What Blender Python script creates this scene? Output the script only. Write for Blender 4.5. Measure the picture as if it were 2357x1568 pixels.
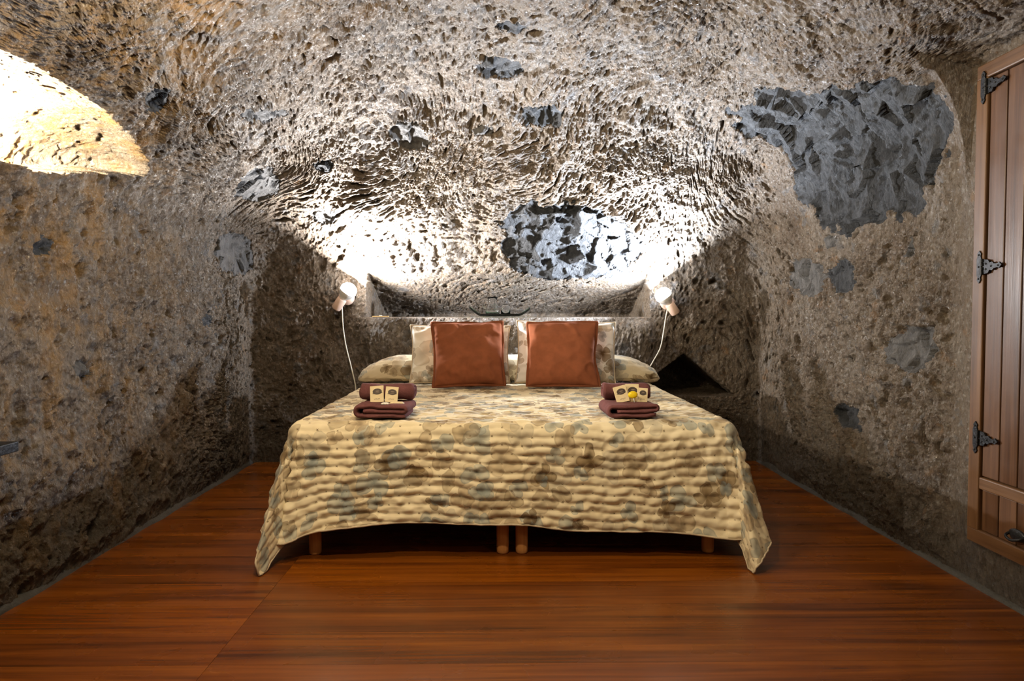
import bpy, bmesh, math, random
import numpy as np
from mathutils import Vector, Matrix

# ------------------------------------------------------------------ scene, camera, light
for o in list(bpy.data.objects):
    bpy.data.objects.remove(o, do_unlink=True)
SC = bpy.context.scene
COL = SC.collection
RNG = np.random.RandomState(7)

FPX = 1680.0
cam_d = bpy.data.cameras.new('camera')
cam_d.sensor_width = 36.0
cam_d.lens = FPX / 2357.0 * 36.0
cam_d.clip_start = 0.05
cam = bpy.data.objects.new('camera', cam_d)
COL.objects.link(cam)
cam.location = (0.0, 0.0, 1.03)
cam.rotation_euler = (math.radians(90) - math.atan(61 / FPX), 0, -math.atan(24.5 / FPX))
SC.camera = cam

world = bpy.data.worlds.new('world')
SC.world = world
world.use_nodes = True
world.node_tree.nodes['Background'].inputs[0].default_value = (0.9, 0.85, 0.8, 1)
world.node_tree.nodes['Background'].inputs[1].default_value = 0.02

SC.view_settings.view_transform = 'Standard'
SC.view_settings.look = 'None'
SC.view_settings.gamma = 1.0
SC.view_settings.use_curve_mapping = False
SC.view_settings.exposure = 0.0
SC.cycles.use_denoising = True
SC.cycles.max_bounces = 8
SC.cycles.sample_clamp_indirect = 6.0

LAMP_W = 165.0          # each reading lamp over the bed
LAMP_COL_L = (0.98, 0.97, 0.97)
LAMP_COL_R = (0.80, 0.88, 1.0)
NICHE_W = 270.0         # lamp hidden in the wall niche
NICHE_COL = (1.0, 0.90, 0.70)
FILL_GLOBE_W = 80.0         # added fill globe just above the frame
FILL_NEAR_W = 12.0          # second added fill globe, near the viewer
FILL_SPOT_W = 92.0         # added fill spot aimed at the foot of the bed
FILL_COL = (1.0, 0.81, 0.52)

# ------------------------------------------------------------------ helpers
def tag(o, label=None, cat=None, group=None, kind=None):
    if label: o['label'] = label
    if cat: o['category'] = cat
    if group: o['group'] = group
    if kind: o['kind'] = kind
    return o

def empty(name, loc=(0, 0, 0), rot=(0, 0, 0)):
    o = bpy.data.objects.new(name, None)
    o.empty_display_size = 0.05
    COL.objects.link(o)
    o.location = loc
    o.rotation_euler = rot
    return o

def link(name, me, mat=None, parent=None, smooth=True):
    o = bpy.data.objects.new(name, me)
    COL.objects.link(o)
    if mat is not None and len(me.materials) == 0:
        me.materials.append(mat)
    if smooth and len(me.polygons):
        me.polygons.foreach_set('use_smooth', np.ones(len(me.polygons), dtype=bool))
    if parent is not None:
        o.parent = parent
    return o

def np_mesh(name, V, F, uv=None):
    """V (n,3), F (m,4 or 3) numpy arrays -> mesh"""
    V = np.asarray(V, dtype=np.float32)
    F = np.asarray(F, dtype=np.int32)
    k = F.shape[1]
    me = bpy.data.meshes.new(name)
    me.vertices.add(len(V))
    me.vertices.foreach_set('co', V.ravel())
    me.loops.add(F.size)
    me.loops.foreach_set('vertex_index', F.ravel())
    me.polygons.add(len(F))
    me.polygons.foreach_set('loop_start', np.arange(0, F.size, k, dtype=np.int32))
    me.polygons.foreach_set('loop_total', np.full(len(F), k, dtype=np.int32))
    if uv is not None:
        l = me.uv_layers.new(name='UVMap')
        l.data.foreach_set('uv', np.asarray(uv, dtype=np.float32)[F.ravel()].ravel())
    me.update(calc_edges=True)
    me.validate()
    return me

def grid_faces(nu, nv, flip=False):
    a = np.arange(nu * nv).reshape(nu, nv)
    f = np.stack([a[:-1, :-1], a[1:, :-1], a[1:, 1:], a[:-1, 1:]], -1).reshape(-1, 4)
    return f[:, ::-1] if flip else f

def bm_mesh(name, bm):
    bmesh.ops.recalc_face_normals(bm, faces=bm.faces)
    me = bpy.data.meshes.new(name)
    bm.to_mesh(me)
    bm.free()
    return me

def bm_box(bm, x0, x1, y0, y1, z0, z1, bev=0.0, seg=2):
    g = bmesh.ops.create_cube(bm, size=1.0)
    vs = g['verts']
    for v in vs:
        v.co = Vector((x0 + (v.co.x + .5) * (x1 - x0), y0 + (v.co.y + .5) * (y1 - y0), z0 + (v.co.z + .5) * (z1 - z0)))
    if bev > 0:
        es = {e for v in vs for e in v.link_edges}
        bmesh.ops.bevel(bm, geom=list(es), offset=bev, segments=seg, affect='EDGES', profile=0.5)

def box(name, x0, x1, y0, y1, z0, z1, mat, parent=None, bev=0.004, seg=2):
    bm = bmesh.new()
    bm_box(bm, x0, x1, y0, y1, z0, z1, bev, seg)
    return link(name, bm_mesh(name, bm), mat, parent, smooth=False)

def lathe(name, prof, mat, parent=None, n=32, M=None, closed=False):
    """prof list of (r,z); revolve round local z"""
    V, F = [], []
    m = len(prof)
    for i in range(n):
        a = 2 * math.pi * i / n
        for r, z in prof:
            V.append((r * math.cos(a), r * math.sin(a), z))
    for i in range(n):
        j = (i + 1) % n
        for k in range(m - 1 if not closed else m):
            k2 = (k + 1) % m
            F.append((i * m + k, j * m + k, j * m + k2, i * m + k2))
    me = np_mesh(name, np.array(V), np.array(F))
    bm = bmesh.new(); bm.from_mesh(me)
    bmesh.ops.remove_doubles(bm, verts=bm.verts, dist=1e-6)
    bmesh.ops.recalc_face_normals(bm, faces=bm.faces)
    if M is not None:
        bmesh.ops.transform(bm, matrix=M, verts=bm.verts)
    bm.to_mesh(me); bm.free()
    return link(name, me, mat, parent)

def tube(name, pts, r, mat, parent=None, n=8, closed=False):
    pts = [Vector(p) for p in pts]
    m = len(pts)
    V, F = [], []
    up = None
    for i, p in enumerate(pts):
        a = pts[(i - 1) % m] if (closed or i > 0) else p
        b = pts[(i + 1) % m] if (closed or i < m - 1) else p
        t = (b - a)
        t = t.normalized() if t.length > 1e-9 else Vector((0, 0, 1))
        if up is None:
            up = t.orthogonal().normalized()
        up = (up - t * up.dot(t))
        up = up.normalized() if up.length > 1e-6 else t.orthogonal().normalized()
        s = t.cross(up)
        rr = r[i] if hasattr(r, '__len__') else r
        for k in range(n):
            q = 2 * math.pi * k / n
            V.append(p + (up * math.cos(q) + s * math.sin(q)) * rr)
    for i in range(m if closed else m - 1):
        j = (i + 1) % m
        for k in range(n):
            k2 = (k + 1) % n
            F.append((i * n + k, i * n + k2, j * n + k2, j * n + k))
    me = np_mesh(name, np.array([tuple(v) for v in V]), np.array(F))
    if not closed:
        bm = bmesh.new(); bm.from_mesh(me)
        bmesh.ops.holes_fill(bm, edges=[e for e in bm.edges if e.is_boundary])
        bmesh.ops.recalc_face_normals(bm, faces=bm.faces)
        bm.to_mesh(me); bm.free()
    return link(name, me, mat, parent)

def smooth_path(pts, n=8):
    P = [Vector(p) for p in pts]
    out = []
    for i in range(len(P) - 1):
        p0, p1, p2, p3 = P[max(i - 1, 0)], P[i], P[i + 1], P[min(i + 2, len(P) - 1)]
        for k in range(n):
            t = k / n
            out.append(0.5 * ((2 * p1) + (-p0 + p2) * t + (2 * p0 - 5 * p1 + 4 * p2 - p3) * t * t + (-p0 + 3 * p1 - 3 * p2 + p3) * t ** 3))
    out.append(P[-1])
    return out

# ------------------------------------------------------------------ numpy noise
def sstep(a, b, x):
    t = np.clip((x - a) / (b - a), 0, 1)
    return t * t * (3 - 2 * t)

def hash3(ix, iy, iz, seed=0):
    h = (ix.astype(np.uint32) * np.uint32(374761393) + iy.astype(np.uint32) * np.uint32(668265263)
         + iz.astype(np.uint32) * np.uint32(3266489917) + np.uint32((seed * 1013904223 + 12345) & 0xffffffff))
    h = (h ^ (h >> np.uint32(15))) * np.uint32(2246822519)
    h = (h ^ (h >> np.uint32(13))) * np.uint32(3266489917)
    return h ^ (h >> np.uint32(16))

def vnoise(P, seed=0):
    P = P.astype(np.float32)
    i = np.floor(P).astype(np.int64)
    f = P - i
    f = f * f * f * (f * (f * 6 - 15) + 10)
    r = 0
    for dx in (0, 1):
        wx = f[:, 0] if dx else 1 - f[:, 0]
        for dy in (0, 1):
            wy = f[:, 1] if dy else 1 - f[:, 1]
            for dz in (0, 1):
                wz = f[:, 2] if dz else 1 - f[:, 2]
                h = hash3(i[:, 0] + dx, i[:, 1] + dy, i[:, 2] + dz, seed)
                r = r + wx * wy * wz * (h.astype(np.float32) / np.float32(4294967295.0))
    return r * 2 - 1

def fbm(P, seed=0, octv=4, gain=0.5):
    a, s, r = 1.0, 0.0, 0
    for k in range(octv):
        r = r + a * vnoise(P * (2.03 ** k) + 17.3 * k, seed + k)
        s += a
        a *= gain
    return r / s

def worley(P, seed=0):
    """F1, F2 and the id hash of the nearest feature point"""
    i = np.floor(P).astype(np.int64)
    f = (P - i).astype(np.float32)
    F1 = np.full(len(P), 9.0, np.float32); F2 = F1.copy(); ID = np.zeros(len(P), np.uint32)
    DV = np.zeros((len(P), 3), np.float32)
    for dx in (-1, 0, 1):
        for dy in (-1, 0, 1):
            for dz in (-1, 0, 1):
                h = hash3(i[:, 0] + dx, i[:, 1] + dy, i[:, 2] + dz, seed)
                qx = dx + (h & np.uint32(1023)).astype(np.float32) / 1023 - f[:, 0]
                qy = dy + ((h >> np.uint32(10)) & np.uint32(1023)).astype(np.float32) / 1023 - f[:, 1]
                qz = dz + ((h >> np.uint32(20)) & np.uint32(1023)).astype(np.float32) / 1023 - f[:, 2]
                d = np.sqrt(qx * qx + qy * qy + qz * qz)
                m = d < F1
                F2 = np.where(m, F1, np.minimum(F2, d))
                F1 = np.where(m, d, F1)
                ID = np.where(m, h, ID)
                DV[m, 0] = qx[m]; DV[m, 1] = qy[m]; DV[m, 2] = qz[m]
    return F1, F2, ID, DV

# ------------------------------------------------------------------ materials
class NT:
    def __init__(self, name):
        self.m = bpy.data.materials.new(name)
        self.m.use_nodes = True
        self.t = self.m.node_tree
        self.b = self.t.nodes['Principled BSDF']
    def n(self, typ, **kw):
        nd = self.t.nodes.new(typ)
        for k, v in kw.items():
            setattr(nd, k, v)
        return nd
    def l(self, a, b):
        self.t.links.new(a, b)
    def val(self, sock, v):
        if hasattr(v, 'is_output'):
            self.l(v, sock)
        else:
            sock.default_value = v
    def math(self, op, a, b=0.0, c=None, clamp=False):
        nd = self.n('ShaderNodeMath', operation=op, use_clamp=clamp)
        self.val(nd.inputs[0], a); self.val(nd.inputs[1], b)
        if c is not None: self.val(nd.inputs[2], c)
        return nd.outputs[0]
    def vmath(self, op, a, b=(0, 0, 0)):
        nd = self.n('ShaderNodeVectorMath', operation=op)
        self.val(nd.inputs[0], a); self.val(nd.inputs[1], b)
        return nd.outputs['Value'] if op in ('LENGTH', 'DISTANCE', 'DOT_PRODUCT') else nd.outputs[0]
    def noise(self, vec, scale, detail=4.0, rough=0.55, dist=0.0, dims='3D'):
        nd = self.n('ShaderNodeTexNoise', noise_dimensions=dims)
        self.val(nd.inputs['Vector'], vec)
        nd.inputs['Scale'].default_value = scale
        nd.inputs['Detail'].default_value = detail
        nd.inputs['Roughness'].default_value = rough
        nd.inputs['Distortion'].default_value = dist
        return nd.outputs['Fac']
    def ramp(self, fac, stops):
        nd = self.n('ShaderNodeValToRGB')
        e = nd.color_ramp.elements
        while len(e) < len(stops): e.new(0.5)
        for k, (p, c) in enumerate(stops):
            e[k].position = p
            e[k].color = (*c, 1) if len(c) == 3 else c
        self.val(nd.inputs[0], fac)
        return nd.outputs[0]
    def mrange(self, v, a, b, c=0.0, d=1.0, smooth=True):
        nd = self.n('ShaderNodeMapRange', interpolation_type='SMOOTHSTEP' if smooth else 'LINEAR')
        for k, x in enumerate((v, a, b, c, d)):
            self.val(nd.inputs[k], x)
        return nd.outputs[0]
    def mix(self, fac, a, b, mode='MIX'):
        nd = self.n('ShaderNodeMix', data_type='RGBA', blend_type=mode)
        self.val(nd.inputs[0], fac)
        for s, v in ((nd.inputs[6], a), (nd.inputs[7], b)):
            self.val(s, (*v, 1) if isinstance(v, tuple) and len(v) == 3 else v)
        return nd.outputs[2]
    def map(self, vec, scale=(1, 1, 1), loc=(0, 0, 0), rot=(0, 0, 0)):
        nd = self.n('ShaderNodeMapping')
        self.val(nd.inputs[0], vec)
        nd.inputs['Scale'].default_value = scale
        nd.inputs['Location'].default_value = loc
        nd.inputs['Rotation'].default_value = rot
        return nd.outputs[0]
    def bump(self, h, strength=0.5, dist=0.01, normal=None):
        nd = self.n('ShaderNodeBump')
        nd.inputs['Strength'].default_value = strength
        nd.inputs['Distance'].default_value = dist
        self.val(nd.inputs['Height'], h)
        if normal is not None: self.l(normal, nd.inputs['Normal'])
        return nd.outputs[0]
    def coord(self, what='Object'):
        return self.n('ShaderNodeTexCoord').outputs[what]
    def set(self, **kw):
        names = dict(color='Base Color', rough='Roughness', metal='Metallic', spec='Specular IOR Level', normal='Normal',
                     trans='Transmission Weight', ior='IOR', coat='Coat Weight', coatr='Coat Roughness', alpha='Alpha',
                     sheen='Sheen Weight', em='Emission Color', ems='Emission Strength', sub='Subsurface Weight')
        for k, v in kw.items():
            s = self.b.inputs[names[k]]
            if isinstance(v, tuple) and len(v) == 3: v = (*v, 1)
            self.val(s, v)
        return self.m

def rock_material():
    t = NT('tuff_rock')
    P = t.coord('Object')
    sx = t.n('ShaderNodeSeparateXYZ'); t.l(P, sx.inputs[0])
    a = t.noise(P, 1.7, 5, 0.6, 0.4)
    col = t.ramp(a, [(0.30, (0.118, 0.079, 0.046)), (0.50, (0.208, 0.158, 0.110)), (0.70, (0.265, 0.225, 0.185))])
    b = t.noise(P, 16, 8, 0.65)
    col = t.mix(t.mrange(b, 0.40, 0.68), col, t.mix(0.5, col, (0.12, 0.075, 0.042)))
    c = t.noise(t.map(P, loc=(3, 1, 5)), 55, 5, 0.7)
    col = t.mix(t.mrange(c, 0.52, 0.70), col, (0.40, 0.36, 0.315))
    # ochre seams, most of them in the left wall and the vault above it
    o1 = t.noise(t.map(P, scale=(1, 1, 0.6), loc=(9, 4, 2)), 7, 6, 0.65)
    left = t.mrange(sx.outputs[0], 0.6, -1.6)
    near = t.mrange(sx.outputs[1], 4.7, 2.6)
    om = t.math('MULTIPLY', t.mrange(o1, 0.42, 0.66), t.math('MULTIPLY', left, near))
    col = t.mix(t.math('MULTIPLY', om, 0.85), col, (0.30, 0.165, 0.042))
    o2 = t.mrange(t.noise(t.map(P, loc=(2, 8, 1)), 11, 5, 0.6), 0.60, 0.72)
    col = t.mix(t.math('MULTIPLY', o2, 0.6), col, (0.27, 0.145, 0.055))
    # grey grains and pale lapilli
    g = t.mrange(t.noise(t.map(P, loc=(5, 5, 5)), 9, 6, 0.6), 0.58, 0.66)
    col = t.mix(t.math('MULTIPLY', g, 0.55), col, (0.145, 0.147, 0.155))
    fl = t.mrange(t.noise(t.map(P, loc=(7, 1, 3)), 70, 2, 0.5), 0.735, 0.76)
    col = t.mix(fl, col, (0.62, 0.54, 0.40))
    # dark stain along the foot of the walls, plus shadow painted into the colour
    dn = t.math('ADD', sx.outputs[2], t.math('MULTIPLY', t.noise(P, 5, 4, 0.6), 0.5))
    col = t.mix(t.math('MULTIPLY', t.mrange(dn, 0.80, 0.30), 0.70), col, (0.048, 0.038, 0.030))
    h1 = t.noise(t.map(P, scale=(1, 1, 0.55)), 34, 9, 0.68, 0.6)
    v = t.n('ShaderNodeTexVoronoi', feature='F1'); v.inputs['Scale'].default_value = 42
    t.l(t.map(P, scale=(1, 1, 0.5)), v.inputs['Vector'])
    v2 = t.n('ShaderNodeTexVoronoi', feature='F1'); v2.inputs['Scale'].default_value = 85
    t.l(t.map(P, scale=(1, 1, 0.6), rot=(0.4, 0.3, 0)), v2.inputs['Vector'])
    h = t.math('ADD', t.math('ADD', h1, t.math('MULTIPLY', v.outputs['Distance'], 0.45)), t.math('MULTIPLY', v2.outputs['Distance'], 0.22))
    r = t.mrange(t.noise(P, 40, 4, 0.6), 0.38, 0.62, 0.24, 0.70)
    n1 = t.bump(h, 1.0, 0.042)
    g2 = t.noise(t.map(P, scale=(1, 1, 0.6), rot=(0.3, 0.2, 0.4)), 110, 6, 0.7, 0.4)
    return t.set(color=col, rough=r, spec=0.5, normal=t.bump(g2, 0.7, 0.010, n1))

def stone_material(name, c0, c1, sc=1.0):
    t = NT(name)
    P = t.coord('Object')
    a = t.noise(P, 8 * sc, 8, 0.65, 0.5)
    col = t.ramp(a, [(0.28, c0), (0.55, c1), (0.75, tuple(x * 1.5 for x in c1))])
    b = t.mrange(t.noise(t.map(P, loc=(4, 4, 4)), 30, 5, 0.6), 0.5, 0.72)
    col = t.mix(t.math('MULTIPLY', b, 0.3), col, (0.12, 0.122, 0.128))
    h1 = t.noise(t.map(P, scale=(1, 0.8, 0.5), rot=(0.3, 0.2, 0.5)), 24, 10, 0.70, 1.2)
    h2 = t.noise(t.map(P, loc=(3, 7, 1)), 95, 5, 0.65)
    h = t.math('ADD', h1, t.math('MULTIPLY', h2, 0.25))
    return t.set(color=col, rough=t.mrange(h1, 0.3, 0.7, 0.42, 0.78), spec=0.35, normal=t.bump(h, 0.85, 0.035))

def wood_material(name, dark, mid, light, axis=0, rough=0.32, scale=1.0, coat=0.0, rnd=True):
    t = NT(name)
    P = t.coord('Object')
    if rnd:
        oi = t.n('ShaderNodeObjectInfo')
        r3 = t.n('ShaderNodeCombineXYZ')
        t.l(t.math('MULTIPLY', oi.outputs['Random'], 37.0), r3.inputs[0])
        t.l(t.math('MULTIPLY', oi.outputs['Random'], 91.0), r3.inputs[1])
        t.l(t.math('MULTIPLY', oi.outputs['Random'], 53.0), r3.inputs[2])
        P = t.vmath('ADD', P, r3.outputs[0])
    st = [9.0, 9.0, 9.0]; st[axis] = 0.55
    st = tuple(s * scale for s in st)
    a = t.noise(t.map(P, scale=st), 1.3, 5, 0.6, 0.9)
    w = t.noise(t.map(P, scale=tuple(s * 5 if k != axis else s * 1.5 for k, s in enumerate(st))), 1.4, 5, 0.65, 0.2)
    f = t.math('ADD', t.math('MULTIPLY', a, 0.68), t.math('MULTIPLY', w, 0.32))
    col = t.ramp(f, [(0.33, dark), (0.49, mid), (0.66, light)])
    if rnd:
        col = t.mix(0.55, col, t.mix(oi.outputs['Random'], (0.70, 0.68, 0.66), (1.15, 1.12, 1.1)), 'MULTIPLY')
        col = t.mix(1.0, col, (1.25, 1.25, 1.25), 'MULTIPLY')
    big = t.noise(t.map(P, scale=(1, 1, 1)), 3.0, 3, 0.6)
    r = t.mrange(big, 0.3, 0.7, rough * 0.75, rough * 1.3)
    return t.set(color=col, rough=r, spec=0.4, coat=coat, coatr=0.18, normal=t.bump(w, 0.12, 0.004))

def plain(name, c, rough=0.5, bump=None, **kw):
    t = NT(name)
    P = t.coord('Object')
    n = t.noise(P, 25, 4, 0.6)
    col = t.mix(t.mrange(n, 0.3, 0.7, 0, 0.35), c, tuple(x * 0.72 for x in c))
    if bump:
        kw['normal'] = t.bump(t.noise(P, bump[0], 4, 0.6), bump[1], bump[2])
    return t.set(color=col, rough=rough, **kw)

def flower_material(name, base, shift=0.0, white=0.0):
    """watercolour print of overlapping four-petalled flowers, coordinates in metres of cloth"""
    t = NT(name)
    uv = t.n('ShaderNodeUVMap').outputs[0]
    wn = t.n('ShaderNodeTexNoise', noise_dimensions='2D'); wn.inputs['Scale'].default_value = 9; wn.inputs['Detail'].default_value = 3
    t.l(uv, wn.inputs['Vector'])
    wob = t.vmath('SCALE', t.vmath('SUBTRACT', wn.outputs['Color'], (0.5, 0.5, 0.5)))
    wob.node.inputs['Scale'].default_value = 0.055
    uvw = t.vmath('ADD', uv, wob)
    wash = t.noise(uv, 6, 4, 0.6)
    col = t.mix(t.mrange(wash, 0.35, 0.7, 0, 0.5), base, tuple(x * y for x, y in zip(base, (0.88, 0.84, 0.76))))
    taupe, brown, blue, grey, sand = (0.34, 0.25, 0.15), (0.19, 0.12, 0.05), (0.24, 0.285, 0.29), (0.32, 0.29, 0.24), (0.46, 0.36, 0.23)
    layers = [(4.6, sand, 0.55, 0.35, 2), (5.4, taupe, 0.60, 0.48, 3), (6.4, blue, 0.72, 0.55, 3), (5.6, grey, 0.45, 0.58, 4), (7.2, taupe, 0.75, 0.5, 3), (7.0, brown, 0.85, 0.64, 4), (8.4, blue, 0.70, 0.58, 2), (7.8, brown, 0.6, 0.72, 2)]
    for k, (sc, c, al, thr, npet) in enumerate(layers):
        v = t.n('ShaderNodeTexVoronoi', voronoi_dimensions='2D', feature='F1')
        v.inputs['Scale'].default_value = 1.0
        v.inputs['Randomness'].default_value = 0.75
        vec = t.map(uvw, scale=(sc, sc, sc), loc=(3.7 * k + shift, 1.9 * k + shift * 2, 0), rot=(0, 0, 0.5 * k))
        t.l(vec, v.inputs['Vector'])
        d = t.vmath('SUBTRACT', vec, v.outputs['Position'])
        s = t.n('ShaderNodeSeparateXYZ'); t.l(d, s.inputs[0])
        rc = t.n('ShaderNodeSeparateColor'); t.l(v.outputs['Color'], rc.inputs[0])
        ang = t.math('ARCTAN2', s.outputs[1], s.outputs[0])
        ang = t.math('ADD', ang, t.math('MULTIPLY', rc.outputs[0], 6.28))
        pet = t.math('ABSOLUTE', t.math('COSINE', t.math('MULTIPLY', ang, npet / 2)))
        pet = t.math('POWER', pet, 0.45)
        size = t.math('ADD', 0.26, t.math('MULTIPLY', rc.outputs[1], 0.22))
        rp = t.math('MULTIPLY', size, t.math('ADD', 0.28, t.math('MULTIPLY', pet, 0.72)))
        r = t.vmath('LENGTH', t.vmath('MULTIPLY', d, (1, 1, 0)))
        q = t.math('DIVIDE', r, rp)
        m = t.mrange(q, 1.0, 0.90)
        m = t.math('MULTIPLY', m, t.mrange(rc.outputs[2], thr, thr + 0.02))
        rim = t.mrange(q, 0.80, 0.98)
        core = t.mrange(q, 0.75, 0.0)
        dep = t.math('ADD', t.math('MULTIPLY', rim, 0.55), t.math('MULTIPLY', core, 0.85))
        dens = t.math('ADD', t.math('ADD', 0.42, t.math('MULTIPLY', wash, 0.7)), t.math('MULTIPLY', dep, 0.45))
        pc = t.mix(t.math('MINIMUM', dep, 1.0), c, tuple(x * 0.50 for x in c))
        col = t.mix(t.math('MULTIPLY', t.math('MULTIPLY', m, al), dens, clamp=True), col, pc)
    wv = t.noise(uv, 420, 2, 0.5)
    return t.set(color=col, rough=0.82, spec=0.25, sheen=0.15, normal=t.bump(wv, 0.12, 0.002))

def cloth_material(name, c, fine=380, bump=0.25, var=0.8):
    t = NT(name)
    P = t.coord('Object')
    n = t.noise(P, 14, 4, 0.6)
    col = t.mix(t.mrange(n, 0.3, 0.7), c, tuple(x * var for x in c))
    return t.set(color=col, rough=0.95, spec=0.05, sheen=0.03, normal=t.bump(t.noise(P, fine, 3, 0.6), bump, 0.003))

def glass_material(name, c, rough=0.0):
    t = NT(name)
    return t.set(color=c, rough=rough, trans=1.0, ior=1.45)

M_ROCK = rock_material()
M_STONE = stone_material('basalt', (0.012, 0.0125, 0.014), (0.036, 0.0375, 0.041))
M_STONE2 = stone_material('grey_lava', (0.050, 0.047, 0.045), (0.115, 0.108, 0.102), 1.4)
M_FLOOR = wood_material('floor_wood', (0.032, 0.0078, 0.0011), (0.122, 0.031, 0.0020), (0.215, 0.063, 0.0042), 0, 0.30, 1.0, 0.08)
M_CAB = wood_material('cabinet_wood', (0.030, 0.0125, 0.0055), (0.066, 0.029, 0.012), (0.105, 0.050, 0.022), 2, 0.36, 1.5, 0.15)
M_FRAME = wood_material('frame_wood', (0.040, 0.018, 0.007), (0.082, 0.039, 0.015), (0.125, 0.064, 0.027), 2, 0.4, 1.5)
M_LEG = wood_material('leg_wood', (0.28, 0.12, 0.035), (0.42, 0.19, 0.06), (0.52, 0.27, 0.10), 2, 0.4, 2.0)
M_IRON = plain('black_iron', (0.022, 0.023, 0.026), 0.42, (60, 0.3, 0.01), metal=0.6)
M_CEMENT = plain('cement', (0.050, 0.046, 0.040), 0.75, (30, 0.5, 0.02))
M_MORTAR = plain('mortar', (0.27, 0.22, 0.16), 0.8, (18, 0.6, 0.02))
M_DARK = plain('underfloor', (0.03, 0.02, 0.015), 0.8)
M_QUILT = flower_material('quilt_print', (0.74, 0.65, 0.47))
M_PILLOW = flower_material('pillow_print', (0.86, 0.83, 0.75), 2.3)
M_PILLOW2 = flower_material('pillow_print_pale', (0.90, 0.90, 0.90), 5.1)
M_TERRA = cloth_material('terracotta_cotton', (0.265, 0.088, 0.042))
M_TERRA2 = cloth_material('terracotta_seam', (0.215, 0.070, 0.033))
M_TOWEL = cloth_material('plum_terry', (0.155, 0.062, 0.064), 260, 0.9, 0.75)
M_SHEET = cloth_material('white_mattress_ticking', (0.62, 0.58, 0.52))
M_HEM = cloth_material('hem_tape', (0.60, 0.50, 0.37))
M_THREAD = plain('stitch_thread', (0.23, 0.17, 0.10), 0.9)
M_CARD = plain('cream_card', (0.72, 0.60, 0.38), 0.6)
M_PRINT = plain('dark_brown_ink', (0.06, 0.04, 0.032), 0.6)
M_WHITE = plain('white_plastic', (0.75, 0.74, 0.71), 0.4)
M_CORD = plain('cream_cable', (0.72, 0.68, 0.58), 0.45)
M_PEACH = plain('peach_lamp_metal', (0.70, 0.50, 0.40), 0.45)
M_YEL = glass_material('lemon_candy', (0.95, 0.72, 0.02), 0.15)
M_YEL.node_tree.nodes['Principled BSDF'].inputs['Transmission Weight'].default_value = 0.35
M_GLASS = glass_material('clear_glass', (0.97, 0.98, 0.99))
M_GREEN = glass_material('green_glass', (0.30, 0.78, 0.48))
M_PINE = plain('pine_stick', (0.62, 0.43, 0.18), 0.5)

def emit(name, c, s):
    t = NT(name)
    return t.set(color=(0.8, 0.8, 0.8), em=c, ems=s)

# ------------------------------------------------------------------ the cave shell
def sdf(P):
    X, Y, Z = P[..., 0], P[..., 1], P[..., 2]
    k = 0.018 + 0.10 * sstep(1.0, 1.7, Z)
    d = [X + 1.73, 1.80 - X, 5.08 - Y, 2.50 - 0.055 * X * X - 0.05 * np.maximum(Y - 3.0, 0) ** 2 - Z,
         (X + 1.73) * 0.60 + (1.66 - Z) * 0.80, (1.80 - X) * 0.60 + (1.92 - Z) * 0.80,
         (5.08 - Y) * 0.68 + (1.50 - Z) * 0.733, Y + 1.8]
    s = sum(np.exp(-np.clip(di, -0.5, 4) / k) for di in d)
    dm = -k * np.log(s)
    under = np.maximum((5.15 - Y) * .785 + (1.28 - Z) * .62, (5.80 - Y) * .40 + (1.02 - Z) * .917)
    nich = np.minimum.reduce([X + 0.93, 1.03 - X, Z - 1.01, under, Y - 4.4, (1.62 - Z) * 0.5])
    tri = np.minimum.reduce([5.60 - Y, Y - 4.4, (X - 1.02) * .62 + (0.56 - Z) * .785, (1.66 - X) * .60 + (0.46 - Z) * .80, Z - 0.46])
    bowl = (1 - np.sqrt(((X + 1.68) / .40) ** 2 + ((Y - 2.35) / .92) ** 2 + ((Z - 1.66) / .185) ** 2)) * 0.185
    ln = np.minimum(bowl, Z - (1.545 + 0.10 * sstep(2.6, 3.3, Y)))
    cab = np.minimum.reduce([1.80 - X, (2.02 - Z) * .9 + (1.80 - X) * .3 - 0.02, Y - 1.2, 2.80 - Y, X - 0.8])
    return np.maximum.reduce([dm, nich, tri, ln, cab])

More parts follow.
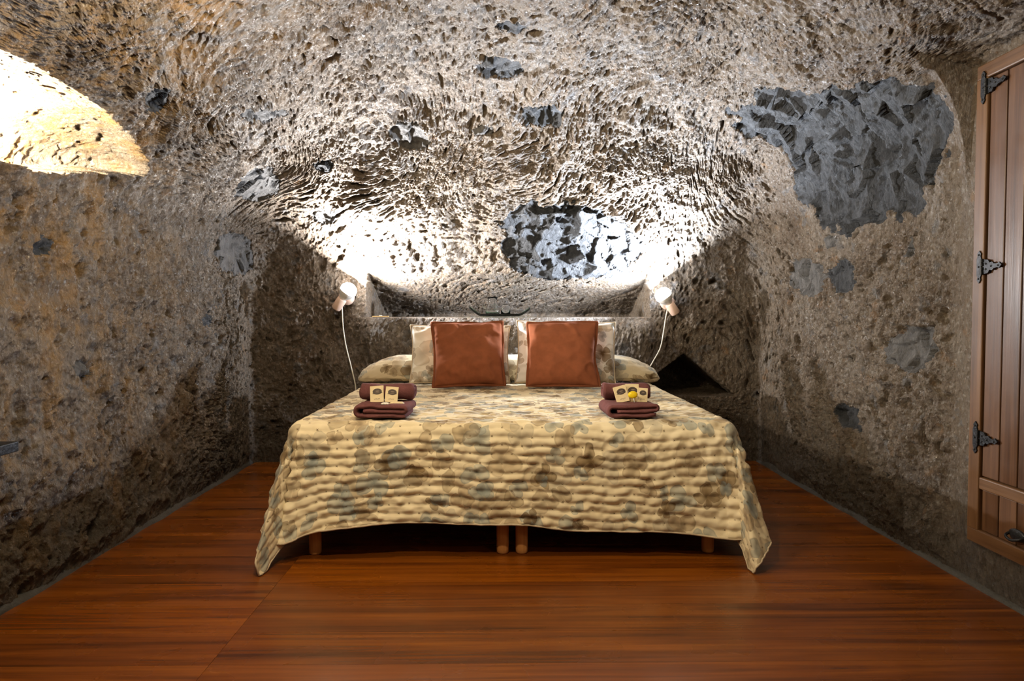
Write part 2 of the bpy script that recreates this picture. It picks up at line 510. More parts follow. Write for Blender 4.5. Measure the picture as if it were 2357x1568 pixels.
STONES = [
((1.733, 3.588, 1.839),(-0.92, -0.002, -0.392),[(-0.612,0.456),(-0.299,0.48),(0.173,0.334),(0.581,0.208),(0.768,0.075),(0.768,-0.011),(0.686,-0.135),(0.571,-0.266),(0.501,-0.375),(0.225,-0.358),(-0.153,-0.405),(-0.447,-0.298),(-0.645,-0.075),(-0.581,0.201),(-0.692,0.334)]),
((0.492, 4.986, 1.517),(-0.0, -0.824, -0.566),[(-0.503,0.197),(-0.304,0.315),(0.009,0.299),(0.338,0.165),(0.475,-0.005),(0.411,-0.221),(0.269,-0.334),(-0.226,-0.334),(-0.443,-0.148)]),
((0.011, 4.014, 2.368),(0.009, -0.395, -0.919),[(0.125,0.004),(0.098,-0.074),(0.006,-0.092),(-0.081,-0.072),(-0.133,0.0),(-0.093,0.087),(0.001,0.093),(0.077,0.07)]),
((0.243, 4.302, 2.193),(-0.005, -0.607, -0.795),[(0.114,-0.051),(0.078,-0.107),(-0.019,-0.081),(-0.108,-0.028),(-0.136,0.056),(-0.068,0.093),(0.027,0.095),(0.115,0.023)]),
((-0.543, 4.393, 2.111),(0.038, -0.615, -0.787),[(0.115,-0.035),(0.081,-0.104),(-0.022,-0.095),(-0.107,-0.042),(-0.118,0.039),(-0.075,0.109),(0.029,0.098),(0.102,0.036)]),
((-1.464, 4.421, 1.81),(0.602, -0.124, -0.789),[(0.138,0.097),(0.242,-0.015),(0.182,-0.119),(0.014,-0.136),(-0.181,-0.075),(-0.317,0.036),(-0.24,0.136),(-0.032,0.151)]),
((-1.2, 3.708, 2.046),(0.582, -0.011, -0.813),[(0.183,0.092),(0.194,0.034),(0.073,-0.035),(-0.056,-0.068),(-0.172,-0.079),(-0.173,-0.031),(-0.078,0.03),(0.048,0.07)]),
((-1.716, 4.771, 1.422),(0.969, -0.056, -0.241),[(0.211,0.027),(0.241,-0.093),(0.038,-0.142),(-0.207,-0.114),(-0.33,-0.028),(-0.324,0.089),(-0.125,0.149),(0.077,0.116)]),
((-1.73, 2.768, 1.279),(1.0, -0.0, -0.007),[(0.09,0.028),(0.085,-0.009),(0.022,-0.039),(-0.044,-0.046),(-0.093,-0.03),(-0.071,0.007),(-0.025,0.041),(0.047,0.049)]),
((-1.391, 2.947, 1.903),(0.631, -0.0, -0.776),[(0.08,0.04),(0.125,-0.013),(0.089,-0.057),(0.002,-0.066),(-0.073,-0.033),(-0.118,0.013),(-0.081,0.049),(-0.011,0.065)]),
((-1.087, 4.517, 1.956),(0.198, -0.513, -0.835),[(0.062,0.006),(0.051,-0.04),(0.006,-0.056),(-0.037,-0.048),(-0.075,-0.007),(-0.045,0.037),(-0.006,0.067),(0.044,0.051)]),
((1.8, 4.197, 1.247),(-1.0, -0.0, -0.0),[(0.289,-0.012),(0.191,-0.091),(-0.007,-0.128),(-0.196,-0.066),(-0.282,0.018),(-0.212,0.099),(-0.015,0.116),(0.16,0.069)]),
((1.8, 3.743, 1.216),(-1.0, -0.0, -0.0),[(0.152,-0.008),(0.131,-0.076),(0.011,-0.089),(-0.137,-0.079),(-0.186,0.009),(-0.123,0.08),(0.004,0.107),(0.114,0.057)]),
((1.8, 3.114, 0.878),(-1.0, 0.0, 0.0),[(0.19,0.048),(0.174,-0.029),(0.058,-0.09),(-0.091,-0.095),(-0.217,-0.057),(-0.196,0.028),(-0.065,0.088),(0.092,0.1)]),
((-1.167, 4.854, 1.67),(0.048, -0.719, -0.693),[(0.085,-0.02),(0.043,-0.055),(-0.02,-0.064),(-0.067,-0.029),(-0.078,0.015),(-0.055,0.059),(0.014,0.065),(0.079,0.033)]),
((-1.73, 2.986, 0.789),(1.0, 0.0, 0.0),[(0.104,-0.009),(0.065,-0.032),(-0.0,-0.03),(-0.061,-0.02),(-0.098,0.007),(-0.065,0.031),(0.002,0.033),(0.065,0.018)]),
((-1.73, 4.241, 0.999),(1.0, 0.0, -0.0),[(0.104,-0.0),(0.072,-0.025),(0.004,-0.033),(-0.081,-0.03),(-0.105,0.001),(-0.06,0.025),(0.006,0.038),(0.07,0.024)]),
((1.8, 3.709, 0.49),(-1.0, 0.0, 0.0),[(0.136,-0.035),(0.071,-0.065),(-0.068,-0.05),(-0.162,-0.005),(-0.151,0.038),(-0.073,0.065),(0.071,0.052),(0.146,0.003)]),
((1.8, 3.194, 1.341),(-1.0, -0.0, -0.002),[(0.048,-0.005),(0.036,-0.032),(0.005,-0.042),(-0.039,-0.037),(-0.051,0.005),(-0.04,0.042),(0.002,0.042),(0.037,0.027)]),
((-0.112, 4.389, 2.123),(0.005, -0.638, -0.77),[(0.064,0.0),(0.048,-0.029),(-0.001,-0.034),(-0.037,-0.022),(-0.069,-0.0),(-0.04,0.023),(-0.0,0.039),(0.037,0.023)]),
((1.799, 3.884, 1.406),(-1.0, -0.0, -0.012),[(0.09,-0.007),(0.067,-0.04),(-0.001,-0.047),(-0.062,-0.023),(-0.1,0.011),(-0.057,0.035),(-0.002,0.044),(0.058,0.027)]),
((0.054, 3.677, 2.458),(0.007, -0.142, -0.99),[(0.098,0.009),(0.057,-0.028),(0.006,-0.06),(-0.061,-0.043),(-0.096,-0.001),(-0.056,0.037),(-0.001,0.052),(0.053,0.041)])]

def project_shell(P):
    lo = np.array([-1.10, -1.0, -1.0]); hi = np.array([1.20, 4.2, 1.57])
    O = np.clip(P, lo, hi)
    D = P - O
    D /= np.linalg.norm(D, axis=1, keepdims=True)
    t = np.zeros(len(P))
    for _ in range(70):
        t += 0.75 * sdf(O + D * t[:, None])
    return O + D * t[:, None], D

def stone_index(P, N):
    """index of the stone a point belongs to (-1: none) and how deep inside it lies"""
    idx = np.full(len(P), -1); dep = np.zeros(len(P))
    wob = np.stack([vnoise(P * 14, 41), vnoise(P * 14, 42), vnoise(P * 14, 43)], 1) * 0.036 \
        + np.stack([vnoise(P * 40, 44), vnoise(P * 40, 45), vnoise(P * 40, 46)], 1) * 0.016
    for i, (c, n, poly) in enumerate(STONES):
        c = np.array(c); n = np.array(n); poly = np.array(poly)
        R = np.abs(poly).max() + 0.12
        s = np.where(((P - c) ** 2).sum(1) < (R * 1.5) ** 2)[0]
        if not len(s): continue
        u = np.cross([0, 0, 1.0], n); u /= np.linalg.norm(u); v = np.cross(n, u)
        k = 0.4 if i > 1 else 1.0
        Q = P[s] - c + wob[s] * (0.6 if i > 1 else 1.2)
        q = np.stack([Q @ u, Q @ v], 1)
        ok = np.abs(Q @ n) < 0.35
        inside = np.zeros(len(s), bool); dist = np.full(len(s), 9.0)
        m = len(poly)
        for a in range(m):
            p0, p1 = poly[a], poly[(a + 1) % m]
            cnd = ((p0[1] > q[:, 1]) != (p1[1] > q[:, 1]))
            with np.errstate(divide='ignore', invalid='ignore'):
                xi = (p1[0] - p0[0]) * (q[:, 1] - p0[1]) / (p1[1] - p0[1]) + p0[0]
            inside ^= cnd & (q[:, 0] < xi)
            e = p1 - p0
            tt = np.clip(((q - p0) @ e) / (e @ e), 0, 1)
            dist = np.minimum(dist, np.linalg.norm(q - p0 - tt[:, None] * e, axis=1))
        sel = inside & ok
        idx[s[sel]] = i
        dep[s[sel]] = dist[sel]
    return idx, dep

def rock_disp(P):
    """outward displacement (positive = carved deeper into the rock)"""
    X, Y, Z = P[:, 0], P[:, 1], P[:, 2]
    big = fbm(P * 1.3, 1, 3) * 0.060 + fbm(P * 4.3, 5, 3) * 0.030
    warp = np.stack([vnoise(P * 9, 11), vnoise(P * 9, 12), vnoise(P * 9, 13)], 1) * 0.030 \
        + np.stack([vnoise(P * 28, 14), vnoise(P * 28, 15), vnoise(P * 28, 16)], 1) * 0.012
    Q = P + warp
    # pick strokes: drawn-out scoops, steep at one end, leaning this way and that
    rot = 0.75 * vnoise(P * 1.4, 17) + 0.35
    cr, sr = np.cos(rot), np.sin(rot)
    QR = np.stack([Q[:, 0] * cr - Q[:, 2] * sr, Q[:, 1] + 0.4 * Q[:, 2] * vnoise(P * 1.1, 18), Q[:, 0] * sr + Q[:, 2] * cr], 1)
    f1, f2, idh, dv = worley(QR / np.array([0.036, 0.050, 0.105]), 21)
    rnd = (idh & np.uint32(255)).astype(np.float32) / 255
    rn2 = ((idh >> np.uint32(8)) & np.uint32(255)).astype(np.float32) / 255 - 0.5
    rn3 = ((idh >> np.uint32(16)) & np.uint32(255)).astype(np.float32) / 255 - 0.5
    tilt = (dv[:, 2] * (0.6 + rn2) + dv[:, 0] * rn3 * 1.2 + dv[:, 1] * rn2) * 0.015 * (0.2 + rnd)
    scoop = np.clip(0.55 - f1, 0, 1) * (0.004 + 0.030 * rnd) + tilt
    g1, g2, id2, dv2 = worley(QR / np.array([0.017, 0.022, 0.042]), 31)
    r2 = (id2 & np.uint32(255)).astype(np.float32) / 255
    small = np.clip(0.6 - g1, 0, 1) * (0.002 + 0.014 * r2) + (dv2[:, 2] * 0.6 + dv2[:, 0] * (r2 - 0.5)) * 0.0115
    # scattered holes where grains fell out: sharp rims, some deep
    hole = 0
    for (cell, sd, thr, dmin, dmax) in ((0.066, 51, 0.36, 0.014, 0.048), (0.120, 53, 0.55, 0.02, 0.070), (0.036, 55, 0.40, 0.008, 0.022)):
        H = QR / (np.array([1.0, 1.0, 1.35]) * cell)
        h1, h2, id3, dv3 = worley(H, sd)
        r3 = ((id3 >> np.uint32(9)) & np.uint32(255)).astype(np.float32) / 255
        rad = 0.20 + 0.22 * (((id3 >> np.uint32(3)) & np.uint32(63)).astype(np.float32) / 63)
        slope = np.clip(0.75 + 0.9 * dv3[:, 2] / rad, 0.0, 1.5)
        hole = hole + sstep(rad, rad * 0.55, h1) * np.where(r3 > thr, dmin + (dmax - dmin) * ((r3 - thr) / (1 - thr)) ** 2, 0) * slope
    rid = 1 - np.abs(fbm(P * np.array([7, 7, 5]), 65, 4)) * 2.2
    fine = fbm(P * 34, 61, 3) * 0.007 - np.clip(rid, 0, 1) * 0.016
    # the brow above the shelf is broken more coarsely
    brow = np.exp(-(((X - 0.35) / 0.62) ** 2 + ((Z - 1.55) / 0.32) ** 2)) * sstep(4.5, 4.9, Y)
    B = Q / 0.13
    b1, b2, idb, _ = worley(B, 71)
    rb = (idb & np.uint32(255)).astype(np.float32) / 255
    coarse = np.clip(0.6 - b1, 0, 1) * (0.02 + 0.12 * rb)
    amp = 0.75 + 0.5 * vnoise(P * 1.1, 91)
    return big, ((scoop + small + hole) * amp + fine) * (1.0 + 0.65 * sstep(1.7, 1.2, Z) * sstep(4.9, 4.6, Y)) + coarse * brow

def stone_disp(P):
    # broken, angular faces
    W = P + np.stack([vnoise(P * 12, 81), vnoise(P * 12, 82), vnoise(P * 12, 83)], 1) * 0.02
    f1, f2, idh, dv = worley(W / np.array([0.13, 0.13, 0.17]), 85)
    t1 = ((idh & np.uint32(255)).astype(np.float32) / 255 - .5)
    t2 = (((idh >> np.uint32(8)) & np.uint32(255)).astype(np.float32) / 255 - .5)
    t3 = (((idh >> np.uint32(16)) & np.uint32(255)).astype(np.float32) / 255 - .5)
    fac = (dv[:, 0] * t1 + dv[:, 1] * t2 + dv[:, 2] * t3) * 0.11 + t1 * 0.014 + np.clip(0.6 - f1, 0, 1) * 0.045 * (t2 + 0.5)
    g1, g2, idg, dg = worley(W / 0.05, 87)
    t4 = ((idg & np.uint32(255)).astype(np.float32) / 255 - .5)
    t5 = (((idg >> np.uint32(8)) & np.uint32(255)).astype(np.float32) / 255 - .5)
    fac2 = (dg[:, 0] * t4 + dg[:, 2] * t5) * 0.018 + np.clip(0.6 - g1, 0, 1) * 0.012
    return fac + fac2 + fbm(P * 30, 88, 3) * 0.006

STEP = 0.0068
ys = np.concatenate([np.linspace(-1.8, 1.9, 47), np.linspace(1.9, 5.08, int(3.18 / STEP))[1:]])
xs = np.linspace(-1.73, 1.80, int(3.53 / STEP))
zs = np.concatenate([np.linspace(-0.03, 1.01, int(1.04 / STEP)) - STEP * 0.5 + 0.004, np.linspace(1.01, 2.5, int(1.49 / STEP))[1:]])

def face_grid(kind):
    if kind == 'left':
        A, B = np.meshgrid(ys, zs, indexing='ij'); return np.stack([np.full_like(A, -1.73), A, B], -1), False
    if kind == 'right':
        A, B = np.meshgrid(ys, zs, indexing='ij'); return np.stack([np.full_like(A, 1.80), A, B], -1), True
    if kind == 'top':
        A, B = np.meshgrid(xs, ys, indexing='ij'); return np.stack([A, B, np.full_like(A, 2.5)], -1), True
    if kind == 'back':
        A, B = np.meshgrid(xs, zs, indexing='ij'); return np.stack([A, np.full_like(A, 5.08), B], -1), False
    A, B = np.meshgrid(np.linspace(-1.73, 1.80, 60), np.linspace(-0.03, 2.5, 44), indexing='ij')
    return np.stack([A, np.full_like(A, -1.8), B], -1), True

def build_shell(kind, name):
    G, flip = face_grid(kind)
    nu, nv = G.shape[:2]
    P, D = project_shell(G.reshape(-1, 3))
    X, Y, Z = P[:, 0], P[:, 1], P[:, 2]
    big, small = rock_disp(P)
    idx, dep = stone_index(P, D)
    inn = idx >= 0
    sd = np.zeros(len(P))
    if inn.any():
        sd[inn] = stone_disp(P[inn])
    edge = np.where(inn, sstep(0, 0.03, dep), 0)
    groove = np.where(inn, (1 - sstep(0, 0.016, dep)) * 0.010, 0)
    small = small * (1 - edge) + (sd * 1.0 + 0.004) * edge + groove
    # smoother mortar round the cabinet, and where the wall meets the floor
    cabm = np.where(X > 1.2, sstep(2.93, 2.83, Y) * sstep(2.00, 1.96, Z), 0)
    keep = 1 - 0.9 * cabm
    keep *= 0.25 + 0.75 * sstep(0.0, 0.10, Z)
    # the shelf lip and the flanks of the recess stay crisp
    lip = np.exp(-((Z - 1.0) / 0.035) ** 2) * sstep(-1.0, -0.9, X) * sstep(1.1, 1.0, X) * sstep(4.7, 4.9, Y)
    keep *= 1 - 0.75 * lip
    big = big * (1 - 0.85 * lip) * (1 - 0.9 * cabm) * (0.3 + 0.7 * sstep(0.0, 0.3, Z))
    disp = big + small * keep - 0.012 * keep
    # rock under the shelf stands a little proud of the flanks
    pr = 0.05 * sstep(-0.96, -0.90, X) * sstep(1.08, 1.0, X) * sstep(1.012, 1.004, G.reshape(-1, 3)[:, 2]) * (Y > 4.8)
    V = P + D * (disp - pr)[:, None]
    gz = G.reshape(-1, 3)[:, 2]
    if kind == 'back':
        V[:, 2] -= 0.016 * ((gz > 1.0105) & (gz < 1.024) & (P[:, 1] > 5.15)) + 0.004 * ((gz > 1.024) & (gz < 1.032) & (P[:, 1] > 5.15))
    F = grid_faces(nu, nv, flip)
    fi = idx[F].max(1) if False else np.where((idx[F] >= 0).sum(1) >= 3, idx[F].max(1), -1)
    def sub(sel, nm, mat, parent=None):
        f = F[sel]
        u, inv = np.unique(f.ravel(), return_inverse=True)
        return link(nm, np_mesh(nm, V[u], inv.reshape(-1, 4)), mat, parent)
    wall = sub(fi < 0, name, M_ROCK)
    tag(wall, kind='structure')
    for i in np.unique(fi):
        if i < 0: continue
        sel = fi == i
        if sel.sum() < 30: continue
        sub(sel, 'stone', M_STONE if i in (0, 1, 2, 3, 8, 9, 10, 12, 16, 17, 21) else M_STONE2, wall)
    return wall, V.reshape(nu, nv, 3)

W_LEFT, G_LEFT = build_shell('left', 'wall_left')
W_RIGHT, G_RIGHT = build_shell('right', 'wall_right')
W_TOP, G_TOP = build_shell('top', 'ceiling')
W_BACK, G_BACK = build_shell('back', 'wall_back')
W_FRONT, G_FRONT = build_shell('front', 'wall_front')
for o, l in ((W_LEFT, 'pick-hewn brown tuff wall on the left, with a glowing niche'), (W_RIGHT, 'pick-hewn tuff wall on the right, beside the wooden cabinet'),
             (W_TOP, 'rough vaulted cave ceiling of pale pitted tuff'), (W_BACK, 'dark rock wall behind the bed with a long shelf recess'),
             (W_FRONT, 'rough rock wall behind the viewer')):
    o['label'] = l

# ------------------------------------------------------------------ floor
floor = box('floor', -1.95, 2.0, -1.9, 5.6, -0.07, -0.021, M_DARK, None, 0)
tag(floor, 'glossy red-brown plank floor', kind='structure')
def plank_mesh(L, W):
    bm = bmesh.new()
    bm_box(bm, 0, L, 0, W, -0.02, 0.0, 0.0, 1)
    return bm_mesh('plank', bm)
JX = -0.858
PW = 0.218
pm = {'l': plank_mesh(1.04, PW - 0.0008), 'r': plank_mesh(2.80, PW - 0.0008)}
for k in pm: pm[k].materials.append(M_FLOOR)
y0 = 2.118 - PW * 18
for r in range(34):
    y = y0 + r * PW
    if y > 5.5: break
    for side in ('l', 'r'):
        o = bpy.data.objects.new('plank', pm[side]); COL.objects.link(o)
        o.parent = floor
        o.location = (JX - 1.04 - 0.0006 if side == 'l' else JX + 0.0006, y, random.Random(r * 2 + (side == 'l')).uniform(-0.0002, 0))

# thin cement fillet along the foot of the walls
def fillet(name, pts, label, inward):
    V = []
    P = np.array(pts)
    n = len(P)
    w = 0.012 + 0.008 * vnoise(np.c_[P * 6, np.zeros(n)][:, :3], 5)
    hgt = 0.022 + 0.012 * vnoise(np.c_[P * 5, np.ones(n) * 3][:, :3], 6)
    inw = np.array(inward)
    rows = []
    for a, b in ((-2.2, 1.0), (-0.3, 1.0), (0.5, 0.42), (1.0, 0.0), (1.0, -0.3)):
        q = np.zeros((n, 3))
        q[:, :2] = P + inw[None] * (w * a)[:, None]
        q[:, 2] = hgt * b if b >= 0 else -0.01
        rows.append(q)
    G = np.stack(rows, 1)
    o = link(name, np_mesh(name, G.reshape(-1, 3), grid_faces(n, 5)), M_CEMENT)
    tag(o, label, kind='structure')
    return o
yy = np.linspace(-1.6, 5.05, 300)
fillet('baseboard_left', np.c_[np.full(300, -1.72), yy], 'dark cement fillet at the foot of the left wall', (1, 0))
fillet('baseboard_right', np.c_[np.full(300, 1.79), yy], 'dark cement fillet at the foot of the right wall', (-1, 0))

# ------------------------------------------------------------------ beds
BX0, BX1, BY0, BY1, BZ = -0.90, 1.00, 3.03, 4.92, 0.560
def make_bed(label, x0, x1, legs_x):
    cx = (x0 + x1) / 2
    root = empty('single_bed', (cx, (BY0 + BY1) / 2, 0))
    ox, oy = cx, (BY0 + BY1) / 2
    box('base', x0 - ox + 0.012, x1 - ox - 0.012, BY0 + 0.02 - oy, BY1 - 0.01 - oy, 0.245, 0.315, M_SHEET, root, 0.012)
    box('mattress', x0 - ox + 0.006, x1 - ox - 0.006, BY0 + 0.012 - oy, BY1 - oy, 0.316, BZ - 0.012, M_SHEET, root, 0.045, 4)
    for lx in legs_x:
        for ly in (BY0 + 0.085, BY1 - 0.16):
            lathe('leg', [(0, 0.001), (0.022, 0.001), (0.0255, 0.006), (0.0262, 0.02), (0.0265, 0.25), (0, 0.25)], M_LEG, root, 24, Matrix.Translation((lx - ox, ly - oy, 0)))
    tag(root, label, 'bed', 'twin beds pushed together')
make_bed('single bed on round wooden legs, left half of the pair under the quilt', BX0 + 0.02, 0.046, (-0.800, 0.005))
make_bed('single bed on round wooden legs, right half of the pair under the quilt', 0.054, BX1 - 0.02, (0.087, 0.893))

# ------------------------------------------------------------------ quilt: flat top, straight falls, developable folds at the corners
SIDE, FRONT = 0.43, 0.405
def drape():
    h = 0.006
    s = np.arange(BX0 - SIDE, BX1 + SIDE + 1e-6, h)
    t = np.arange(BY0 - FRONT, 4.80, h)
    S, T = np.meshgrid(s, t, indexing='ij')
    r = 0.055
    top = BZ + 0.010
    q3 = np.stack([S.ravel(), T.ravel(), np.zeros(S.size)], 1)
    nz = lambda sc, sd: vnoise(q3 * np.array([sc[0], sc[1], 1.0]), sd).reshape(S.shape)
    b = np.maximum(BY0 + r - T, 0)
    b = b * (1 + 0.055 * vnoise(np.c_[S.ravel() * 2.6, np.zeros(S.size), np.zeros(S.size)], 77).reshape(S.shape))
    b = b * (1 + 0.13 * np.exp(-((S - BX0 + 0.03) / 0.13) ** 2) + 0.13 * np.exp(-((S - BX1 - 0.03) / 0.16) ** 2))
    aL = np.maximum(BX0 + r - S, 0); aR = np.maximum(S - (BX1 - r), 0)
    X = np.clip(S, BX0 + r, BX1 - r); Y = np.maximum(T, BY0 + r)
    P = np.stack([X, Y, np.full_like(X, top)], -1)
    def curve(path):
        p = np.array(path, float)
        L = np.r_[0, np.cumsum(np.linalg.norm(np.diff(p, axis=0), axis=1))]
        L = L / L[-1] * 90.0
        g = np.linspace(0, 90, 721)
        c = np.stack([np.interp(g, L, p[:, 0]), np.interp(g, L, p[:, 1])], 1)
        k = np.hanning(41); k /= k.sum()
        pad = np.concatenate([np.repeat(c[:1], 20, 0), c, np.repeat(c[-1:], 20, 0)])
        c = np.stack([np.convolve(pad[:, i], k, 'valid') for i in (0, 1)], 1)
        return g, c
    for side, a, path in ((-1, aL, [(0, 0), (8, 6), (2, -6), (8, 27), (13, 3), (0, 0)]),
                          (1, aR, [(0, 0), (10, 6), (3, -5), (2, 25), (14, 18), (7, 0), (0, 0)])):
        rho = np.sqrt(a * a + b * b)
        phi = np.degrees(np.arctan2(a, np.maximum(b, 1e-9)))          # 0 = front fall, 90 = side fall
        m = (a > 0) | ((b > 0) & (S * side > side * 0.05 if side > 0 else S <= 0.05))
        g, c = curve(path)
        la = np.radians(np.interp(phi, g, c[:, 0])); fo = np.radians(np.interp(phi, g, c[:, 1]))
        # loose waves along the straight falls
        fo = fo + np.where(phi < 3, 1, np.clip(1 - (phi - 3) / 12, 0, 1)) * np.radians(2.0 + 2.2 * nz((3.1, 0.4), 21))
        la = la + np.where(phi > 87, 1, np.clip(1 - (87 - phi) / 12, 0, 1)) * np.radians(9 + 5.0 * nz((0.4, 3.5), 23))
        th = np.sqrt(la * la + fo * fo) + 1e-9
        d = np.stack([side * np.sin(th) * la / th, -np.sin(th) * fo / th, -np.cos(th)], -1)
        hz = np.radians(phi)
        out = np.stack([side * np.sin(hz), -np.cos(hz), np.zeros_like(hz)], -1)
        w = np.minimum(rho / r, math.pi / 2)
        ext = np.maximum(rho - r * math.pi / 2, 0)
        pos = P + out * (r * np.sin(w))[..., None] + d * ext[..., None]
        pos[..., 2] -= r * (1 - np.cos(w))
        P = np.where(m[..., None] & (rho > 0)[..., None], pos, P)
        if side < 0: P0 = P
        X = P
        P = P0.copy() if side < 0 else P
    return P, S, T

def grid_normals(X):
    du = np.gradient(X, axis=0); dv = np.gradient(X, axis=1)
    n = np.cross(du, dv)
    return n / (np.linalg.norm(n, axis=-1, keepdims=True) + 1e-9)

def make_quilt():
    X, S, T = drape()
    ns, nt = S.shape
    N = grid_normals(X)
    Q = np.stack([S.ravel(), T.ravel(), np.zeros(S.size)], 1)
    f = lambda sc, sd: vnoise(Q * np.array(sc), sd).reshape(ns, nt)
    # horizontal puffs between the rows of tack stitches, broken and wavering
    ph = T / 0.037 + 0.55 * f((3.2, 2.0, 1), 3) + 0.22 * f((11, 5, 1), 4)
    row = np.floor(ph)
    fr = ph - row
    puff = np.sin(np.pi * np.clip(fr, 0, 1)) ** 0.55
    xx = S / 0.085 + 0.5 * np.mod(row, 2)
    tack = np.cos(2 * np.pi * xx) * 0.5 + 0.5
    wr = f((26, 34, 1), 5) * 0.5 + f((48, 60, 1), 6) * 0.3
    hang = sstep(BY0 + 0.04, BY0 - 0.10, T) + sstep(BX0 + 0.02, BX0 - 0.1, S) + sstep(BX1 - 0.02, BX1 + 0.1, S)
    hang = np.clip(hang, 0, 1)
    corner = sstep(0.0, 0.10, np.minimum(np.maximum(BX0 - S, S - BX1), BY0 - T))
    amp = (0.55 + 0.45 * hang) * (1 - 0.6 * corner)
    hgt = amp * (0.0150 * puff * (0.65 + 0.35 * (1 - tack)) + 0.013 * wr * (0.5 + 0.5 * puff)) + 0.006 * f((5, 7, 1), 8) * hang
    X = X + N * hgt[..., None]
    X[..., 2] = np.maximum(X[..., 2], 0.006)
    uv = np.stack([S.ravel(), T.ravel()], 1)
    q = link('quilt', np_mesh('quilt', X.reshape(-1, 3), grid_faces(ns, nt), uv), M_QUILT)
    tag(q, 'floral quilted bedspread in beige, brown and blue-grey draped over both beds', 'bedspread')
    edge = np.concatenate([X[0, ::-1][::3], X[:, 0][1::3], X[-1, :][1::3]])
    tube('hem', [tuple(p) for p in edge], 0.0042, M_HEM, q, 6)
    # tack stitches: tiny crosses of thread at the dimples
    N2 = grid_normals(X)
    V, F = [], []
    sv, tv = S[:, 0], T[0]
    for i, sc in enumerate(sv):
        col = np.maximum.accumulate(ph[i])
        for rr in range(int(math.ceil(col[0])), int(col[-1])):
            c = (sc / 0.085 + 0.5 * (rr % 2))
            if abs(c - round(c)) * 0.085 > 0.0030: continue
            j = int(np.searchsorted(col, rr))
            if j < 3 or j > nt - 4 or i < 3 or i > ns - 4: continue
            p, nn = X[i, j], N2[i, j]
            tu = X[i + 1, j] - X[i - 1, j]; tu = tu / np.linalg.norm(tu)
            tw = np.cross(nn, tu)
            for a in (0.78, -0.78):
                d = tu * math.cos(a) + tw * math.sin(a); e = np.cross(nn, d)
                b = len(V)
                for q0, q1 in ((-1, -1), (1, -1), (1, 1), (-1, 1)):
                    V.append(p + nn * 0.0022 + d * 0.0055 * q0 + e * 0.0008 * q1)
                F.append((b, b + 1, b + 2, b + 3))
    st = link('stitching', np_mesh('stitching', np.array(V), np.array(F)), M_THREAD, q, False)
    st['kind'] = 'stuff'
    return q
make_quilt()

# bolster under the quilt at the head of the bed
def make_bolster():
    n, m = 150, 40
    x = np.linspace(-1, 1, n)
    half = 0.995
    V = []
    for k, xv in enumerate(x):
        e = abs(xv)
        sc = (1 - max(0, (e - 0.66) / 0.34) ** 2.4) ** 0.5 if e < 1 else 0
        for j in range(m):
            a = 2 * math.pi * j / m
            cy, cz = math.cos(a), math.sin(a)
            rz = 0.098 * (1 if cz > 0 else 0.75)
            p = 0.75
            yy = 0.115 * (0.45 + 0.55 * sc) * math.copysign(abs(cy) ** p, cy)
            zz = rz * max(sc, 0.02) * math.copysign(abs(cz) ** p, cz)
            drop = -0.055 * max(0, (e - 0.72) / 0.28) ** 1.7
            V.append((xv * half, yy, 0.078 + zz + drop))
    V = np.array(V)
    P = V.copy()
    V[:, 2] += 0.006 * np.sin(2 * np.pi * (np.arctan2(V[:, 2] - 0.07, V[:, 1]) * 0.11) / 0.037 + vnoise(P * 6, 2)) + 0.006 * vnoise(P * 9, 3)
    V[:, 1] += 0.008 * vnoise(P * 11, 4)
    V[:, 2] = np.maximum(V[:, 2], -0.06)
    a = np.arange(n * m).reshape(n, m)
    b = np.roll(a, -1, 1)
    F = np.stack([a[:-1], a[1:], b[1:], b[:-1]], -1).reshape(-1, 4)
    ang = np.tile(np.arange(m) / m * 0.75, n)
    uv = np.stack([V[:, 0] + 0.35, ang + 1.7], 1)
    o = link('bolster', np_mesh('bolster', V, F[:, ::-1], uv), M_QUILT)
    o.location = (0.052, 4.850, BZ + 0.020)
    tag(o, 'long bolster in the same floral print across the head of the bed', 'bolster')
make_bolster()

